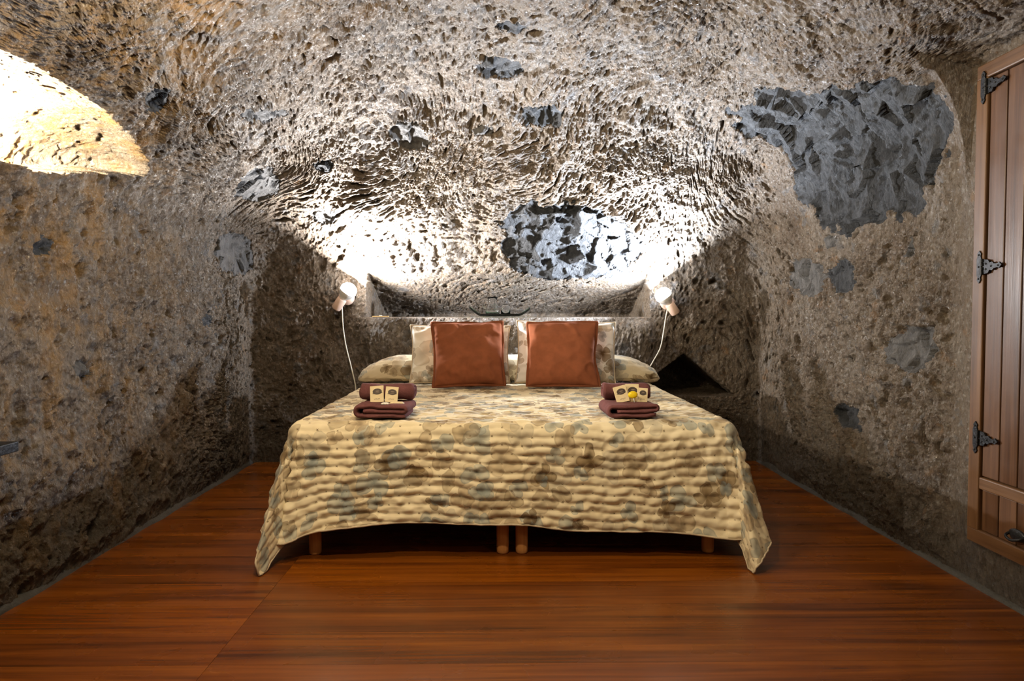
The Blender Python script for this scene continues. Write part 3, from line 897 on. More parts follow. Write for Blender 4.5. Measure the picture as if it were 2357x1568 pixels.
# ------------------------------------------------------------------ pillows and cushions
def pillow(name, label, cat, W, H, TH, mat, loc, rot, seed, rim_mat, rim='piping', group=None, pinch=0.06, wrinkle=1.0):
    n = 56
    u = np.linspace(-1, 1, n)
    U, V = np.meshgrid(u, u, indexing='ij')
    prof = np.clip((1 - np.abs(U) ** 2.6) * (1 - np.abs(V) ** 2.6), 0, 1) ** 0.55
    px = W / 2 * U * (1 - pinch * (1 - V * V) * np.abs(U) ** 3)
    pz = H / 2 * V * (1 - pinch * (1 - U * U) * np.abs(V) ** 3)
    pts = np.stack([px.ravel() * 1, np.zeros(n * n), pz.ravel()], 1)
    faces = []
    verts = []
    bd = (np.abs(U) == 1) | (np.abs(V) == 1)
    sag = -0.10 * TH * V * prof                                    # fuller towards the bottom
    px = px + 0.012 * fbm(np.c_[pts[:, 0] * 4, np.full(n * n, seed), pts[:, 2] * 4], seed + 9, 2).reshape(n, n)
    pz = pz + 0.012 * fbm(np.c_[pts[:, 0] * 4, np.full(n * n, seed + 5.5), pts[:, 2] * 4], seed + 19, 2).reshape(n, n)
    for side in (-1, 1):
        Q = np.c_[pts[:, 0] * 5, np.full(n * n, seed + side), pts[:, 2] * 13]
        wr = (fbm(Q, seed, 3) * 0.012 + (1 - np.abs(fbm(np.c_[pts[:, 0] * 9 + pts[:, 2] * 6, np.full(n * n, seed + 3.0), pts[:, 2] * 9 - pts[:, 0] * 5], seed + 4, 2)) * 2.4).clip(0, 1) * 0.010).reshape(n, n) * wrinkle
        ed = 1 - np.clip(np.maximum(np.abs(U), np.abs(V)), 0, 1) ** 6
        y = side * ((TH / 2 + sag) * prof + wr * prof ** 0.5 * (0.5 + 0.8 * np.abs(V)))
        verts.append(np.stack([px, y, pz], -1).reshape(-1, 3))
    f = grid_faces(n, n)
    A = np.concatenate(verts)
    remap = np.arange(2 * n * n)
    bidx = np.where(bd.ravel())[0]
    remap[n * n + bidx] = bidx
    F = np.concatenate([f, remap[f[:, ::-1] + n * n]])
    used, inv = np.unique(F.ravel(), return_inverse=True)
    uv = np.concatenate([pts[:, [0, 2]], pts[:, [0, 2]] + 2.0])
    A[:, 2] += H / 2
    o = link(name, np_mesh(name, A[used], inv.reshape(-1, 4), uv[used]), mat)
    o.location = loc; o.rotation_euler = rot
    ring = [(i, 0) for i in range(n)] + [(n - 1, j) for j in range(1, n)] + [(i, n - 1) for i in range(n - 2, -1, -1)] + [(0, j) for j in range(n - 2, 0, -1)]
    R = [Vector(A[i * n + j]) for i, j in ring]
    if rim == 'piping':
        tube('piping', R, 0.0045, rim_mat, o, 6, True)
    else:
        c = Vector((0, 0, H / 2)); wv = 0.011
        V2 = []; m = len(R)
        for k, p in enumerate(R):
            d = (R[(k + 1) % m] - R[k - 1]).normalized()
            nn = Vector((d.z, 0, -d.x))
            if nn.dot(p - c) < 0: nn = -nn
            wob = 0.003 * math.sin(k * 0.31 + seed) + 0.002 * math.sin(k * 0.17)
            q = p + nn * wv * (1 + 0.12 * math.sin(k * 0.23 + seed))
            for a, b in ((p - nn * 0.003, 0.004), (p, 0.004), (q, 0.0025), (q, -0.0025), (p, -0.004), (p - nn * 0.003, -0.004)):
                V2.append((a.x, b + (wob if a is q else 0), a.z))
        aa = np.arange(m * 6).reshape(m, 6); bb = np.roll(aa, -1, 0)
        F2 = np.stack([aa[:, :-1], bb[:, :-1], bb[:, 1:], aa[:, 1:]], -1).reshape(-1, 4)
        V2 = np.array(V2)
        V2[:, 2] = np.maximum(V2[:, 2], -0.004)
        link('flange', np_mesh('flange', V2, F2), rim_mat, o)
    tag(o, label, cat, group)
    return o
R = math.radians
ZB = BZ + 0.032
pillow('pillow', 'cream floral pillow behind the left terracotta cushion', 'pillow', 0.64, 0.385, 0.12, M_PILLOW, (-0.262, 4.585, ZB), (R(-17), 0, R(1)), 3, M_HEM, group='floral pillows', wrinkle=1.7)
pillow('pillow', 'pale white-grey floral pillow behind the right terracotta cushion', 'pillow', 0.64, 0.405, 0.12, M_PILLOW2, (0.405, 4.585, ZB), (R(-16), R(1.5), R(-2)), 8, M_HEM, group='floral pillows', wrinkle=1.7)
pillow('cushion', 'square terracotta cushion propped up in front of the cream floral pillow', 'cushion', 0.425, 0.405, 0.15, M_TERRA, (-0.195, 4.375, ZB + 0.004), (R(-19), R(-1), R(3)), 13, M_TERRA2, 'flange', 'terracotta cushions', 0.05, 1.5)
pillow('cushion', 'square terracotta cushion propped up in front of the pale white-grey pillow', 'cushion', 0.420, 0.405, 0.15, M_TERRA, (0.370, 4.375, ZB + 0.004), (R(-19), R(0), R(-2)), 24, M_TERRA2, 'flange', 'terracotta cushions', 0.05, 1.1)

# ------------------------------------------------------------------ towels
def strip_profile(path, th):
    """thick ribbon round a 2D path -> closed outline"""
    P = np.array(path)
    T = np.gradient(P, axis=0); T /= np.linalg.norm(T, axis=1, keepdims=True)
    Nn = np.c_[-T[:, 1], T[:, 0]]
    L = P + Nn * th / 2; Rr = P - Nn * th / 2
    def cap(p, t, nn, s):
        return [p + (nn * math.cos(a) + t * s * math.sin(a)) * th / 2 for a in np.linspace(0.3, math.pi - 0.3, 5)]
    end = [P[-1] + (Nn[-1] * math.cos(a) + T[-1] * math.sin(a)) * th / 2 for a in np.linspace(0.3, math.pi - 0.3, 5)]
    st = [P[0] + (-Nn[0] * math.cos(a) - T[0] * math.sin(a)) * th / 2 for a in np.linspace(0.3, math.pi - 0.3, 5)]
    return np.array(list(L) + end + list(Rr[::-1]) + st), len(L)

def arc(cx, cz, r, a0, a1, n=9):
    return [(cx + r * math.cos(a), cz + r * math.sin(a)) for a in np.linspace(a0, a1, n)]
def seg(p, q, n=12):
    return [tuple(np.array(p) + (np.array(q) - np.array(p)) * t) for t in np.linspace(0, 1, n)][1:-1]

def ribbon_mesh(name, path, th, depth, seed, mat, parent, loc=(0, 0, 0), rough=0.004):
    """ribbon folded in the x-z plane, running back along y; ends closed by its thickness"""
    P = np.array(path)
    T = np.gradient(P, axis=0); T /= np.linalg.norm(T, axis=1, keepdims=True)
    Nn = np.c_[-T[:, 1], T[:, 0]]
    ny = 26
    yv = np.linspace(0, depth, ny)
    rnd = np.minimum(1, np.minimum(yv, depth - yv) / 0.010)
    rnd = np.sqrt(np.clip(1 - (1 - rnd) ** 2, 0, 1))
    rows = []
    m = len(P)
    outl = np.concatenate([P + Nn * th / 2, P[::-1] - Nn[::-1] * th / 2])
    cen = np.concatenate([P, P[::-1]])
    V = []
    for k, y in enumerate(yv):
        q = cen + (outl - cen) * max(rnd[k], 0.12)
        V.append(np.c_[q[:, 0], np.full(2 * m, y), q[:, 1]])
    V = np.array(V)
    Q = V.reshape(-1, 3)
    Q += np.stack([vnoise(Q * 22 + seed, 3), vnoise(Q * 22 + seed, 4), vnoise(Q * 22 + seed, 5)], 1) * rough
    Q[:, 1] += 0.006 * vnoise(np.c_[Q[:, 0] * 9, np.full(len(Q), seed), Q[:, 2] * 20], 7)
    Q[:, 2] = np.maximum(Q[:, 2], 0.0)
    a = np.arange(ny * 2 * m).reshape(ny, 2 * m); b = np.roll(a, -1, 1)
    F = np.stack([a[:-1], b[:-1], b[1:], a[1:]], -1).reshape(-1, 4).tolist()
    # close both ends with quads across the thickness
    for k, base in ((0, 0), (ny - 1, (ny - 1) * 2 * m)):
        for i in range(m - 1):
            q = (base + i, base + i + 1, base + 2 * m - 2 - i, base + 2 * m - 1 - i)
            F.append(q if k else q[::-1])
    o = link(name, np_mesh(name, Q, np.array(F)), mat, parent)
    o.location = loc
    return o

def folded_path(w, z):
    """S-fold with an outer wrap: inner end at left, round the right, over the top, down the left, under"""
    hw = w / 2
    return (seg((-hw + 0.040, z[1]), (hw - 0.030, z[1]), 16) + arc(hw - 0.030, (z[1] + z[2]) / 2, (z[2] - z[1]) / 2, -math.pi / 2, math.pi / 2)
            + seg((hw - 0.030, z[2]), (-hw + 0.036, z[2]), 16) + arc(-hw + 0.036, (z[2] + z[0]) / 2, (z[2] - z[0]) / 2, math.pi / 2, 3 * math.pi / 2, 13)
            + seg((-hw + 0.036, z[0]), (hw - 0.012, z[0]), 16))

def towel_lower(label, loc, rz, seed, w):
    z = (0.0090, 0.0285, 0.0485)
    o = ribbon_mesh('towel', folded_path(w, z), 0.0180, 0.215, seed, M_TOWEL, None, loc)
    o.rotation_euler = (0, 0, rz)
    tag(o, label, 'towel', 'folded plum towels')
    return o
def towel_upper(label, loc, rz, seed, w):
    hw = w / 2
    # rolled up: seen from the long side, spiral runs along x
    th = 0.017
    path = []
    turns = 2.2
    for a in np.linspace(0, turns * 2 * math.pi, 64):
        r = 0.008 + 0.0275 * a / (turns * 2 * math.pi)
        path.append((r * 1.25 * math.cos(a + 2.6), 0.043 + r * math.sin(a + 2.6)))
    o = ribbon_mesh('hand_towel', path, th, w, seed, M_TOWEL, None, loc, 0.006)
    o.rotation_euler = (0, 0, rz - math.pi / 2)
    tag(o, label, 'towel', 'rolled plum hand towels')
    return o
ZT = BZ + 0.0235
towel_lower('folded plum bath towel on the bed, left one under two cards', (-0.516, 3.115, ZT), R(-3), 2.0, 0.258)
towel_lower('folded plum bath towel on the bed, right one under the yellow lollipop', (0.570, 3.112, ZT), R(3), 9.0, 0.245)
ZU = ZT + 0.0555
towel_upper('rolled plum hand towel on the left bath towel, behind two cards', (-0.632, 3.292, ZU - 0.003), R(-2), 5.0, 0.240)
towel_upper('rolled plum hand towel on the right bath towel, behind three cards', (0.460, 3.292, ZU - 0.003), R(2), 6.0, 0.215)

# ------------------------------------------------------------------ cards, sachet, lollipop
def text_obj(name, body, size, mat, parent, loc, rot=(0, 0, 0), align='CENTER'):
    c = bpy.data.curves.new(name, 'FONT')
    c.body = body; c.size = size; c.align_x = align; c.align_y = 'CENTER'; c.extrude = 0.0002
    t = bpy.data.objects.new('tmp', c); COL.objects.link(t)
    dg = bpy.context.evaluated_depsgraph_get()
    me = bpy.data.meshes.new_from_object(t.evaluated_get(dg))
    bpy.data.objects.remove(t, do_unlink=True)
    o = link(name, me, mat, parent, False)
    o.location = loc; o.rotation_euler = rot
    return o

def oval_print(name, rx, rz, parent, loc, mat, mat2):
    """flat dark oval emblem with a small light eye and a leaf at its foot, printed on the card face (-y)"""
    bm = bmesh.new()
    n = 28
    vs = [bm.verts.new((rx * math.cos(2 * math.pi * k / n), 0, rz * math.sin(2 * math.pi * k / n))) for k in range(n)]
    bm.faces.new(vs)
    l = [bm.verts.new(p) for p in ((-rx * 1.18, 0, -rz * 0.62), (-rx * 0.55, 0, -rz * 0.80), (-rx * 0.6, 0, -rz * 0.35))]
    bm.faces.new(l)
    l = [bm.verts.new(p) for p in ((rx * 1.15, 0, -rz * 0.45), (rx * 0.6, 0, -rz * 0.80), (rx * 0.7, 0, -rz * 0.15))]
    bm.faces.new(l)
    g = bmesh.ops.extrude_face_region(bm, geom=bm.faces[:])
    for v in [e for e in g['geom'] if isinstance(e, bmesh.types.BMVert)]: v.co.y -= 0.0003
    o = link(name, bm_mesh(name, bm), mat, parent, False); o.location = loc
    bm = bmesh.new()
    for (cx, cz, a, b) in ((0.05, 0.15, 0.42, 0.16), (0.0, -0.42, 0.5, 0.07)):
        vs = [bm.verts.new((rx * (cx + a * math.cos(2 * math.pi * k / 14)), -0.0005, rz * (cz + b * math.sin(2 * math.pi * k / 14)))) for k in range(14)]
        bm.faces.new(vs)
    link('highlight', bm_mesh('highlight', bm), mat2, o, False)
    return o
M_PRINT2 = plain('grey_brown_ink', (0.22, 0.17, 0.13), 0.6)

def card(label, loc, rot, w=0.058, h=0.078, small=1.0, word=''):
    o = box('amenity_card', -w / 2, w / 2, -0.0025, 0.0025, 0, h, M_CARD, None, 0.0008, 1)
    o.location = loc; o.rotation_euler = rot
    oval_print('emblem', w * 0.34 * small, h * 0.185 * small, o, (0.002, -0.0026, h * 0.65), M_PRINT, M_PRINT2)
    bm = bmesh.new()
    # the small line of lettering is a smudge of strokes at this size
    r = random.Random(hash(label) % 1000 if False else len(label))
    x = -w * 0.20
    for k in range(6):
        ww = w * 0.055
        bm_box(bm, x, x + ww * 0.35, -0.0029, -0.0024, h * 0.17, h * (0.225 if k % 2 else 0.235))
        bm_box(bm, x, x + ww, -0.0029, -0.0024, h * (0.215 if k % 3 else 0.17), h * (0.235 if k % 3 else 0.19))
        x += ww * 1.35
    link('lettering', bm_mesh('lettering', bm), M_PRINT2, o, False)
    tag(o, label, 'card', 'cream amenity cards')
    return o
YC = 3.216
card('cream card with dark oval emblem on the left towels, left of two', (-0.548, YC, ZU + 0.001), (R(-16), R(-4), 0), 0.060, 0.074)
card('cream card with dark oval emblem on the left towels, right of two', (-0.487, YC - 0.004, ZU + 0.0015), (R(-16), R(5), R(4)), 0.056, 0.070)
card('cream card with oval emblem on the right towels, tilted left', (0.540, YC - 0.008, ZU + 0.001), (R(-14), R(-14), R(3)), 0.058, 0.074)
card('cream card with oval emblem on the right towels, tallest in the middle', (0.581, YC + 0.003, ZU + 0.001), (R(-14), R(1), 0), 0.060, 0.080)
card('cream card on the right towels with a small oval emblem, rightmost of three', (0.622, YC - 0.009, ZU + 0.001), (R(-14), R(4), R(-3)), 0.046, 0.064, 0.95)

def sachet(label, loc, rz, w, d, mat, sm):
    n = 14
    u = np.linspace(-1, 1, n)
    U, V = np.meshgrid(u, u, indexing='ij')
    zz = 0.006 * np.sqrt(np.clip((1 - U ** 4) * (1 - V ** 4), 0, 1)) + 0.0006
    top = np.stack([U * w / 2, V * d / 2, zz + 0.002 + 0.001 * np.sin(U * 9) * V], -1).reshape(-1, 3)
    bot = np.stack([U * w / 2, V * d / 2, zz * 0], -1).reshape(-1, 3)
    f = grid_faces(n, n)
    ring = [i * n for i in range(n)] + [(n - 1) * n + j for j in range(1, n)] + [i * n + n - 1 for i in range(n - 2, -1, -1)] + [j for j in range(n - 2, 0, -1)]
    side = [(ring[k], ring[(k + 1) % len(ring)], ring[(k + 1) % len(ring)] + n * n, ring[k] + n * n) for k in range(len(ring))]
    F = np.concatenate([f, f[:, ::-1] + n * n, np.array(side)[:, ::-1]])
    o = link('sachet', np_mesh('sachet', np.concatenate([top, bot]), F), mat)
    o.location = loc; o.rotation_euler = (0, 0, rz)
    box('seal_strip', w / 2 - 0.001, w / 2 + 0.004, -d / 2, d / 2, 0.001, 0.002, sm, o, 0)
    tag(o, label, 'sachet', 'small sachets on the left towels')
    return o
sachet('cream soap sachet lying flat on the left towels beside the cards', (-0.458, 3.182, ZU), R(8), 0.060, 0.028, M_CARD, M_WHITE)
sachet('small white sachet lying on the front fold of the left towel', (-0.503, 3.156, ZU), R(-5), 0.034, 0.018, M_WHITE, M_PEACH)

def lollipop():
    root = empty('lollipop', (0.578, 3.190, ZU + 0.036))
    root.rotation_euler = (R(-14), R(-4), 0)
    M = Matrix.Rotation(R(90), 4, 'X')
    prof = [(0, 0.009), (0.012, 0.0085), (0.019, 0.005), (0.0215, 0), (0.019, -0.005), (0.012, -0.0085), (0, -0.009)]
    lathe('candy', prof, M_YEL, root, 28, Matrix.Scale(0.78, 4, (0, 0, 1)) @ M)
    tube('stick', [(0, 0, -0.008), (0.004, -0.001, -0.034)], 0.0022, M_WHITE, root, 8)
    tag(root, 'yellow lollipop on a white stick leaning on the right cards', 'lollipop')
lollipop()

# ------------------------------------------------------------------ on the rock shelf
SZ = 1.012
def tray():
    n, m = 40, 14
    u = np.linspace(-0.218, 0.205, n); v = np.linspace(-0.10, 0.10, m)
    U, V = np.meshgrid(u, v, indexing='ij')
    e1 = np.clip((-0.145 - U) / 0.073, 0, 1); e2 = np.clip((U - 0.125) / 0.08, 0, 1)
    Z = 0.0022 + 0.052 * e1 ** 1.15 + 0.046 * e2 ** 1.5 + 0.012 * np.clip((np.abs(V) - 0.075) / 0.025, 0, 1) ** 2
    top = np.stack([U, V, Z + 0.006], -1).reshape(-1, 3)
    bot = np.stack([U, V, Z], -1).reshape(-1, 3)
    f = grid_faces(n, m)
    ring = [i * m for i in range(n)] + [(n - 1) * m + j for j in range(1, m)] + [i * m + m - 1 for i in range(n - 2, -1, -1)] + [j for j in range(m - 2, 0, -1)]
    side = [(ring[k], ring[(k + 1) % len(ring)], ring[(k + 1) % len(ring)] + n * m, ring[k] + n * m) for k in range(len(ring))]
    F = np.concatenate([f, f[:, ::-1] + n * m, np.array(side)[:, ::-1]])
    o = link('glass_tray', np_mesh('glass_tray', np.concatenate([top, bot]), F), M_GREEN)
    o.location = (-0.005, 5.14, SZ)
    tag(o, 'dark green glass tray with upturned ends on the rock shelf', 'tray')
tray()
def pitcher():
    root = empty('glass_pitcher', (-0.062, 5.13, SZ + 0.0095))
    prof = [(0, 0), (0.040, 0), (0.048, 0.008), (0.050, 0.025), (0.044, 0.05), (0.033, 0.08), (0.031, 0.105), (0.038, 0.128),
            (0.0355, 0.128), (0.0285, 0.105), (0.0305, 0.08), (0.0415, 0.05), (0.047, 0.025), (0.044, 0.010), (0, 0.007)]
    lathe('body', prof, M_GLASS, root, 36)
    tube('handle', smooth_path([(-0.032, 0, 0.108), (-0.055, 0, 0.112), (-0.070, 0, 0.09), (-0.066, 0, 0.06), (-0.046, 0, 0.042)], 6), 0.0048, M_GLASS, root, 8)
    tag(root, 'clear glass water pitcher with a handle on the green tray', 'pitcher')
pitcher()
def tumbler():
    o = lathe('drinking_glass', [(0.0335, 0), (0.034, 0.045), (0.030, 0.066), (0.018, 0.076), (0, 0.078), (0, 0.071), (0.016, 0.070), (0.027, 0.062), (0.031, 0.044), (0.031, 0)], M_GLASS, None, 32, closed=True)
    o.location = (0.030, 5.12, SZ + 0.0095)
    tag(o, 'clear drinking glass turned upside down beside the pitcher', 'glass')
tumbler()
def stick_holder():
    o = box('incense_holder', -0.056, 0.056, -0.014, 0.014, 0, 0.006, M_PINE, None, 0.0015)
    o.location = (-0.835, 5.06, SZ - 0.002)
    box('cone_cup', -0.008, 0.010, -0.008, 0.008, 0.006, 0.011, M_WHITE, o, 0.001)
    tag(o, 'small pale wooden holder at the left end of the rock shelf', 'holder')
stick_holder()

# black board end on the left wall
def board():
    root = empty('wall_shelf', (-1.70, 2.15, 0.56))
    box('board', -0.09, 0.06, -0.55, 0.34, 0.004, 0.038, M_IRON, root, 0.003)
    box('bracket', -0.06, 0.06, -0.40, -0.37, -0.09, 0.0, M_IRON, root, 0.002)
    tag(root, 'end of a black board fixed low on the left rock wall', 'shelf')
board()

# ------------------------------------------------------------------ built-in cabinet
def hinge(parent, y, z):
    """black strap hinge: pointed plate on the frame, notched strap tapering across the door"""
    def plate(name, outline, x0, x1, par):
        bm = bmesh.new()
        a = [bm.verts.new((x0, p[0], p[1])) for p in outline]
        bm.faces.new(a)
        g = bmesh.ops.extrude_face_region(bm, geom=bm.faces[:])
        for v in [e for e in g['geom'] if isinstance(e, bmesh.types.BMVert)]: v.co.x = x1
        return link(name, bm_mesh(name, bm), M_IRON, par, False)
    ol = [(0, 0.060), (0.011, 0.048), (0.008, 0.040), (0.013, 0.030), (0.012, -0.030), (0.007, -0.040), (0.011, -0.048), (0, -0.060),
          (-0.011, -0.048), (-0.008, -0.040), (-0.012, -0.030), (-0.012, 0.030), (-0.008, 0.040), (-0.011, 0.048)]
    h = plate('hinge', [(p[0] + 0.014, p[1]) for p in ol], -0.004, 0.002, parent)
    h.location = (0, y, z)
    st = [(-0.004, 0.027), (-0.030, 0.024), (-0.038, 0.013), (-0.052, 0.016), (-0.062, 0.008), (-0.080, 0.008), (-0.088, 0.013), (-0.102, 0.002),
          (-0.088, -0.009), (-0.080, -0.006), (-0.062, -0.008), (-0.052, -0.015), (-0.038, -0.013), (-0.030, -0.024), (-0.004, -0.027)]
    # the strap is part of the hinge: joined into it
    bm = bmesh.new(); bm.from_mesh(h.data)
    a = [bm.verts.new((0.000, p[0], p[1])) for p in st]
    f = bm.faces.new(a)
    g = bmesh.ops.extrude_face_region(bm, geom=[f])
    for v in [e for e in g['geom'] if isinstance(e, bmesh.types.BMVert)]: v.co.x = 0.006
    for zz in (-0.022, -0.008, 0.008, 0.022):
        bmesh.ops.create_cone(bm, cap_ends=True, segments=8, radius1=0.0055, radius2=0.0055, depth=0.013, matrix=Matrix.Translation((-0.003, 0.0, zz)))
    for (yy, zz) in ((0.014, 0.044), (0.014, 0), (0.014, -0.044)):
        bmesh.ops.create_icosphere(bm, subdivisions=1, radius=0.0042, matrix=Matrix.Translation((-0.004, yy, zz)))
    for (yy, zz) in ((-0.020, 0.010), (-0.020, -0.010), (-0.047, 0), (-0.085, 0)):
        bmesh.ops.create_icosphere(bm, subdivisions=1, radius=0.0042, matrix=Matrix.Translation((0.0, yy, zz)))
    bmesh.ops.recalc_face_normals(bm, faces=bm.faces)
    bm.to_mesh(h.data); bm.free()
    return h

def cabinet():
    root = empty('built_in_cabinet', (1.79, 2.20, 0.175))
    ox, oy, oz = 1.79, 2.20, 0.175
    XF = 1.765 - ox                       # front of the frame
    YE = 2.718 - oy                       # far edge
    ZT_, Z0 = 1.945 - oz, 0.0
    YN = 1.66 - oy
    fw = 0.062
    # far stile with a softly rounded top corner, rails, near stile
    box('stile', XF, 0.03, YE - fw, YE, Z0 + 0.05, ZT_ - 0.05, M_FRAME, root, 0.005)
    box('stile', XF, 0.03, YN, YN + fw, Z0 + 0.05, ZT_ - 0.05, M_FRAME, root, 0.005)
    def rail(name, z0, z1, par=root, y0=YN, y1=YE):
        me_axis = box(name, XF + 0.001, 0.03, y0, y1, z0, z1, M_FRAMEY, par, 0.005)
        return me_axis
    bm = bmesh.new()
    pts = []
    for (cy, s) in ((YE, 1), (YN, -1)):
        pass
    rail('top_rail', ZT_ - 0.055, ZT_)
    rail('bottom_rail', Z0, Z0 + 0.055)
    rail('middle_rail', 0.208, 0.252, root, YN + fw, YE - fw)
    box('back_board', 0.020, 0.030, YN, YE, Z0, ZT_, M_CAB, root, 0)
    # upper door: vertical boards with open joints
    door = box('door', -0.004, 0.018, YN + fw + 0.003, YE - fw - 0.003, 0.256, ZT_ - 0.058, M_CAB, root, 0)
    dw = (YE - YN) - 2 * fw - 0.006
    npl = 10
    pw = dw / npl
    bm = bmesh.new()
    bm_box(bm, -0.010, 0.0, 0, pw - 0.0055, 0, ZT_ - 0.058 - 0.256, 0.0035, 2)
    pme = bm_mesh('plank', bm); pme.materials.append(M_CAB)
    bm = bmesh.new()
    bm_box(bm, -0.010, 0.0, 0, pw - 0.0055, 0, 0.208 - 0.055, 0.0035, 2)
    pms = bm_mesh('plank', bm); pms.materials.append(M_CAB)
    for k in range(npl):
        o = bpy.data.objects.new('plank', pme); COL.objects.link(o); o.parent = door
        o.location = (-0.004, YE - fw - 0.003 - (k + 1) * pw + 0.0055, 0.256)
    for z in (1.857 - oz, 1.203 - oz, 0.572 - oz):
        hinge(door, YE - fw + 0.004, z).location.x = XF - 0.001
    dr = box('drawer_front', -0.004, 0.018, YN + fw + 0.003, YE - fw - 0.003, 0.057, 0.206, M_CAB, root, 0)
    for k in range(npl):
        o = bpy.data.objects.new('plank', pms); COL.objects.link(o); o.parent = dr
        o.location = (-0.002, YE - fw - 0.003 - (k + 1) * pw + 0.0055, 0.055)
    # drop handle
    hy, hz = 2.462 - oy, 0.268 - oz
    h = lathe('handle_plate', [(0, 0.006), (0.016, 0.005), (0.021, 0.001), (0.021, -0.003), (0, -0.003)], M_IRON, dr, 20,
              Matrix.Translation((-0.014, hy, hz)) @ Matrix.Scale(2.0, 4, (0, 1, 0)) @ Matrix.Rotation(R(-90), 4, 'Y'))
    tube('handle', smooth_path([(-0.016, hy + 0.036, hz), (-0.034, hy + 0.030, hz - 0.008), (-0.038, hy, hz - 0.016), (-0.034, hy - 0.030, hz - 0.008), (-0.016, hy - 0.036, hz)], 5), 0.005, M_IRON, dr, 8)
    tag(root, 'dark wooden plank cabinet with black strap hinges set into the right wall', 'cabinet')
    return root
M_FRAMEY = wood_material('frame_wood_rail', (0.040, 0.018, 0.007), (0.082, 0.039, 0.015), (0.125, 0.064, 0.027), 1, 0.4, 1.5)
cabinet()

# ------------------------------------------------------------------ lamps
def look_rot(d):
    return Vector(d).to_track_quat('Z', 'Y')
def reading_lamp(label, pos, axis, cord, col, base_at):
    """wall lamp: round backplate, arm, socket tube, reflector bulb; pos = bulb face centre"""
    ax = Vector(axis).normalized()
    root = empty('wall_lamp', base_at)
    inv = Matrix.Translation(-Vector(base_at))
    M = inv @ Matrix.Translation(pos) @ look_rot(ax).to_matrix().to_4x4() @ Matrix.Scale(1.15, 4)
    MB = Matrix.Rotation(math.radians(90), 4, 'X')
    lathe('backplate', [(0, 0.022), (0.040, 0.022), (0.050, 0.016), (0.054, 0.006), (0.054, -0.03), (0, -0.03)], M_PEACH, root, 32, MB)
    sock = Vector(pos) - ax * 0.085
    tube('arm', [Vector((0, -0.01, 0)), (sock - Vector(base_at)) * 0.6 + Vector((0, -0.012, 0)), sock - Vector(base_at)], 0.008, M_PEACH, root, 10)
    lathe('socket', [(0, -0.125), (0.024, -0.125), (0.028, -0.119), (0.029, -0.055), (0.026, -0.052), (0, -0.052)], M_PEACH, root, 28, M)
    b = lathe('bulb', [(0.018, -0.054), (0.022, -0.045), (0.040, -0.022), (0.046, -0.008), (0.0465, 0.0)], M_WHITE, root, 32, M)
    e = emit('bulb_glow', col, 60.0)
    lathe('bulb_face', [(0.0465, 0.0), (0.0485, 0.012), (0.046, 0.028), (0.037, 0.043), (0.021, 0.053), (0, 0.056)], e, b, 32, M)
    ld = bpy.data.lights.new('reading_light', 'AREA')
    ld.shape = 'DISK'; ld.size = 0.09; ld.energy = LAMP_W; ld.color = col
    lo = bpy.data.objects.new('reading_light', ld); COL.objects.link(lo)
    lo.parent = root
    lo.location = Vector(pos) + ax * 0.070 - Vector(base_at)
    lo.rotation_euler = Vector(-ax).to_track_quat('Z', 'Y').to_euler()
    tube('cord', smooth_path([Vector(p) - Vector(base_at) for p in cord]), 0.0042, M_CORD, root, 8)
    tag(root, label, 'lamp', 'reading lamps')
    return root
reading_lamp('lit white wall lamp left of the shelf, its cord hanging to the bed', (-1.040, 4.950, 1.178), (0.59, -0.16, 0.79),
             [(-1.085, 4.99, 1.11), (-1.082, 4.985, 1.04), (-1.075, 4.97, 0.95), (-1.055, 4.96, 0.82), (-1.02, 4.95, 0.68), (-0.985, 4.93, 0.54), (-0.98, 4.93, 0.40)], LAMP_COL_L, (-1.065, 5.045, 1.145))
reading_lamp('lit white wall lamp right of the shelf, above the triangular hollow', (1.108, 4.950, 1.146), (-0.59, -0.16, 0.79),
             [(1.14, 4.99, 1.07), (1.125, 4.985, 1.00), (1.11, 4.97, 0.92), (1.085, 4.96, 0.80), (1.03, 4.95, 0.70), (1.00, 4.94, 0.64), (0.995, 4.94, 0.50)], LAMP_COL_R, (1.150, 5.045, 1.11))

# lamp tucked into the wall niche, out of the frame
def niche_lamp():
    root = empty('niche_lamp', (-2.0, 2.42, 1.60))
    lathe('base', [(0, 0), (0.05, 0), (0.05, 0.02), (0.012, 0.03), (0.012, 0.06)], M_IRON, root, 24)
    lathe('globe', [(0.012, 0.055), (0.04, 0.07), (0.05, 0.10), (0.04, 0.13), (0, 0.15)], emit('niche_glow', NICHE_COL, 30), root, 24)
    ld = bpy.data.lights.new('niche_light', 'POINT'); ld.energy = NICHE_W; ld.color = NICHE_COL; ld.shadow_soft_size = 0.04
    lo = bpy.data.objects.new('niche_light', ld); COL.objects.link(lo); lo.parent = root; lo.location = (0.085, 0.13, 0.05)
    tag(root, 'small lamp glowing in the niche of the left wall', 'lamp')
niche_lamp()
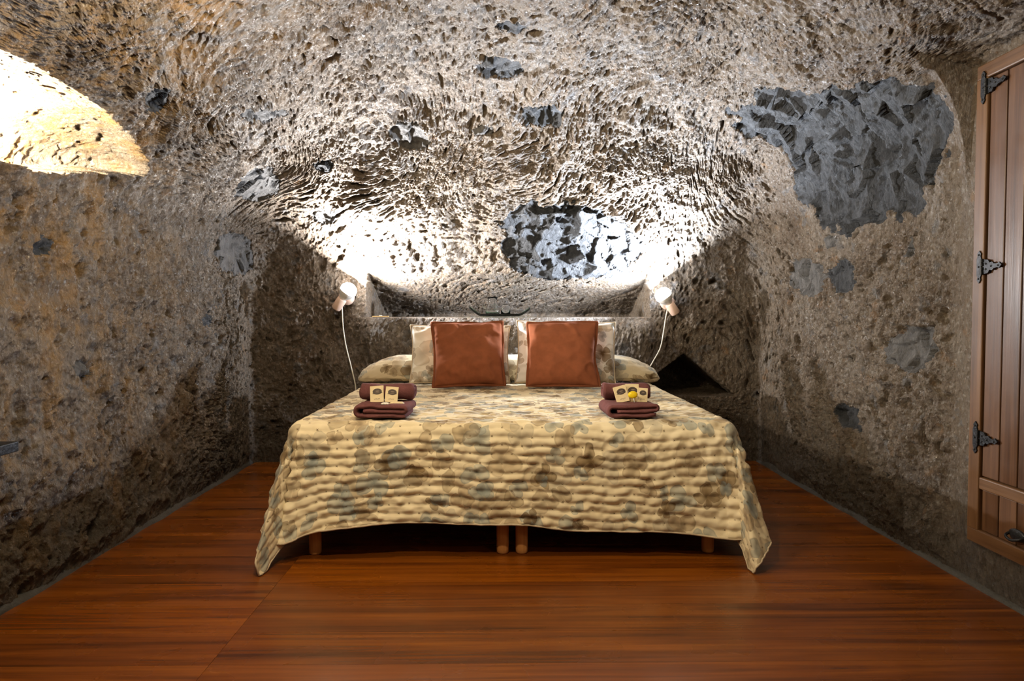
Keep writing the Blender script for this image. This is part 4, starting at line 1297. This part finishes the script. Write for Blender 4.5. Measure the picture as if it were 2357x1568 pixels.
# unseen globes added as fill light, above and behind the frame
M_OPAL = emit('fill_globe_glow', FILL_COL, 6)
def fill_globe_lamp(label, loc, watt):
    root = empty('fill_globe', loc)
    tube('cable', [(0, 0, 0.42), (0, 0, 0.085)], 0.004, M_IRON, root)
    lathe('cap', [(0, 0.095), (0.028, 0.093), (0.032, 0.075), (0.032, 0.062), (0, 0.062)], M_IRON, root, 20)
    lathe('globe', [(0.0, 0.065), (0.030, 0.058), (0.055, 0.035), (0.065, 0.0), (0.055, -0.035), (0.030, -0.058), (0, -0.065)], M_OPAL, root, 28)
    for k, dx in enumerate((-1, 1)):
        ld = bpy.data.lights.new('fill_globe_light', 'POINT'); ld.energy = watt / 2; ld.color = FILL_COL; ld.shadow_soft_size = 0.06
        lo = bpy.data.objects.new('fill_globe_light', ld); COL.objects.link(lo); lo.parent = root; lo.location = (dx * 0.135, 0, 0)
    tag(root, label, 'lamp', 'added fill globes')
fill_globe_lamp('added fill globe, out of frame above the foot of the bed', (-0.62, 2.15, 2.10), FILL_GLOBE_W)
fill_globe_lamp('added fill globe, out of frame above the viewer', (1.42, 0.70, 1.85), FILL_NEAR_W)

def fill_spot_lamp(label, loc, target, watt):  # spotlight added out of frame to brighten the front of the bed
    root = empty('fill_spot', loc)
    ax = (Vector(target) - Vector(loc)).normalized()
    M = look_rot(ax).to_matrix().to_4x4()
    lathe('canopy', [(0, 0.17), (0.045, 0.168), (0.05, 0.15), (0.02, 0.145), (0, 0.145)], M_IRON, root, 24)
    tube('stem', [(0, 0, 0.15), (0, 0, 0.0)], 0.007, M_IRON, root, 8)
    lathe('head', [(0, -0.05), (0.035, -0.05), (0.042, -0.04), (0.045, 0.065), (0.042, 0.065), (0.039, -0.035), (0, -0.035)], M_IRON, root, 28, M)
    ld = bpy.data.lights.new('fill_spot_light', 'SPOT'); ld.energy = watt; ld.color = FILL_COL
    ld.spot_size = math.radians(74); ld.spot_blend = 0.75; ld.shadow_soft_size = 0.035
    lo = bpy.data.objects.new('fill_spot_light', ld); COL.objects.link(lo); lo.parent = root
    lo.location = ax * 0.075
    lo.rotation_euler = Vector(-ax).to_track_quat('Z', 'Y').to_euler()
    tag(root, label, 'lamp')
fill_spot_lamp('added fill spotlight, out of frame, aimed at the foot of the bed', (-0.25, 1.25, 2.28), (0.05, 2.75, 0.22), FILL_SPOT_W)
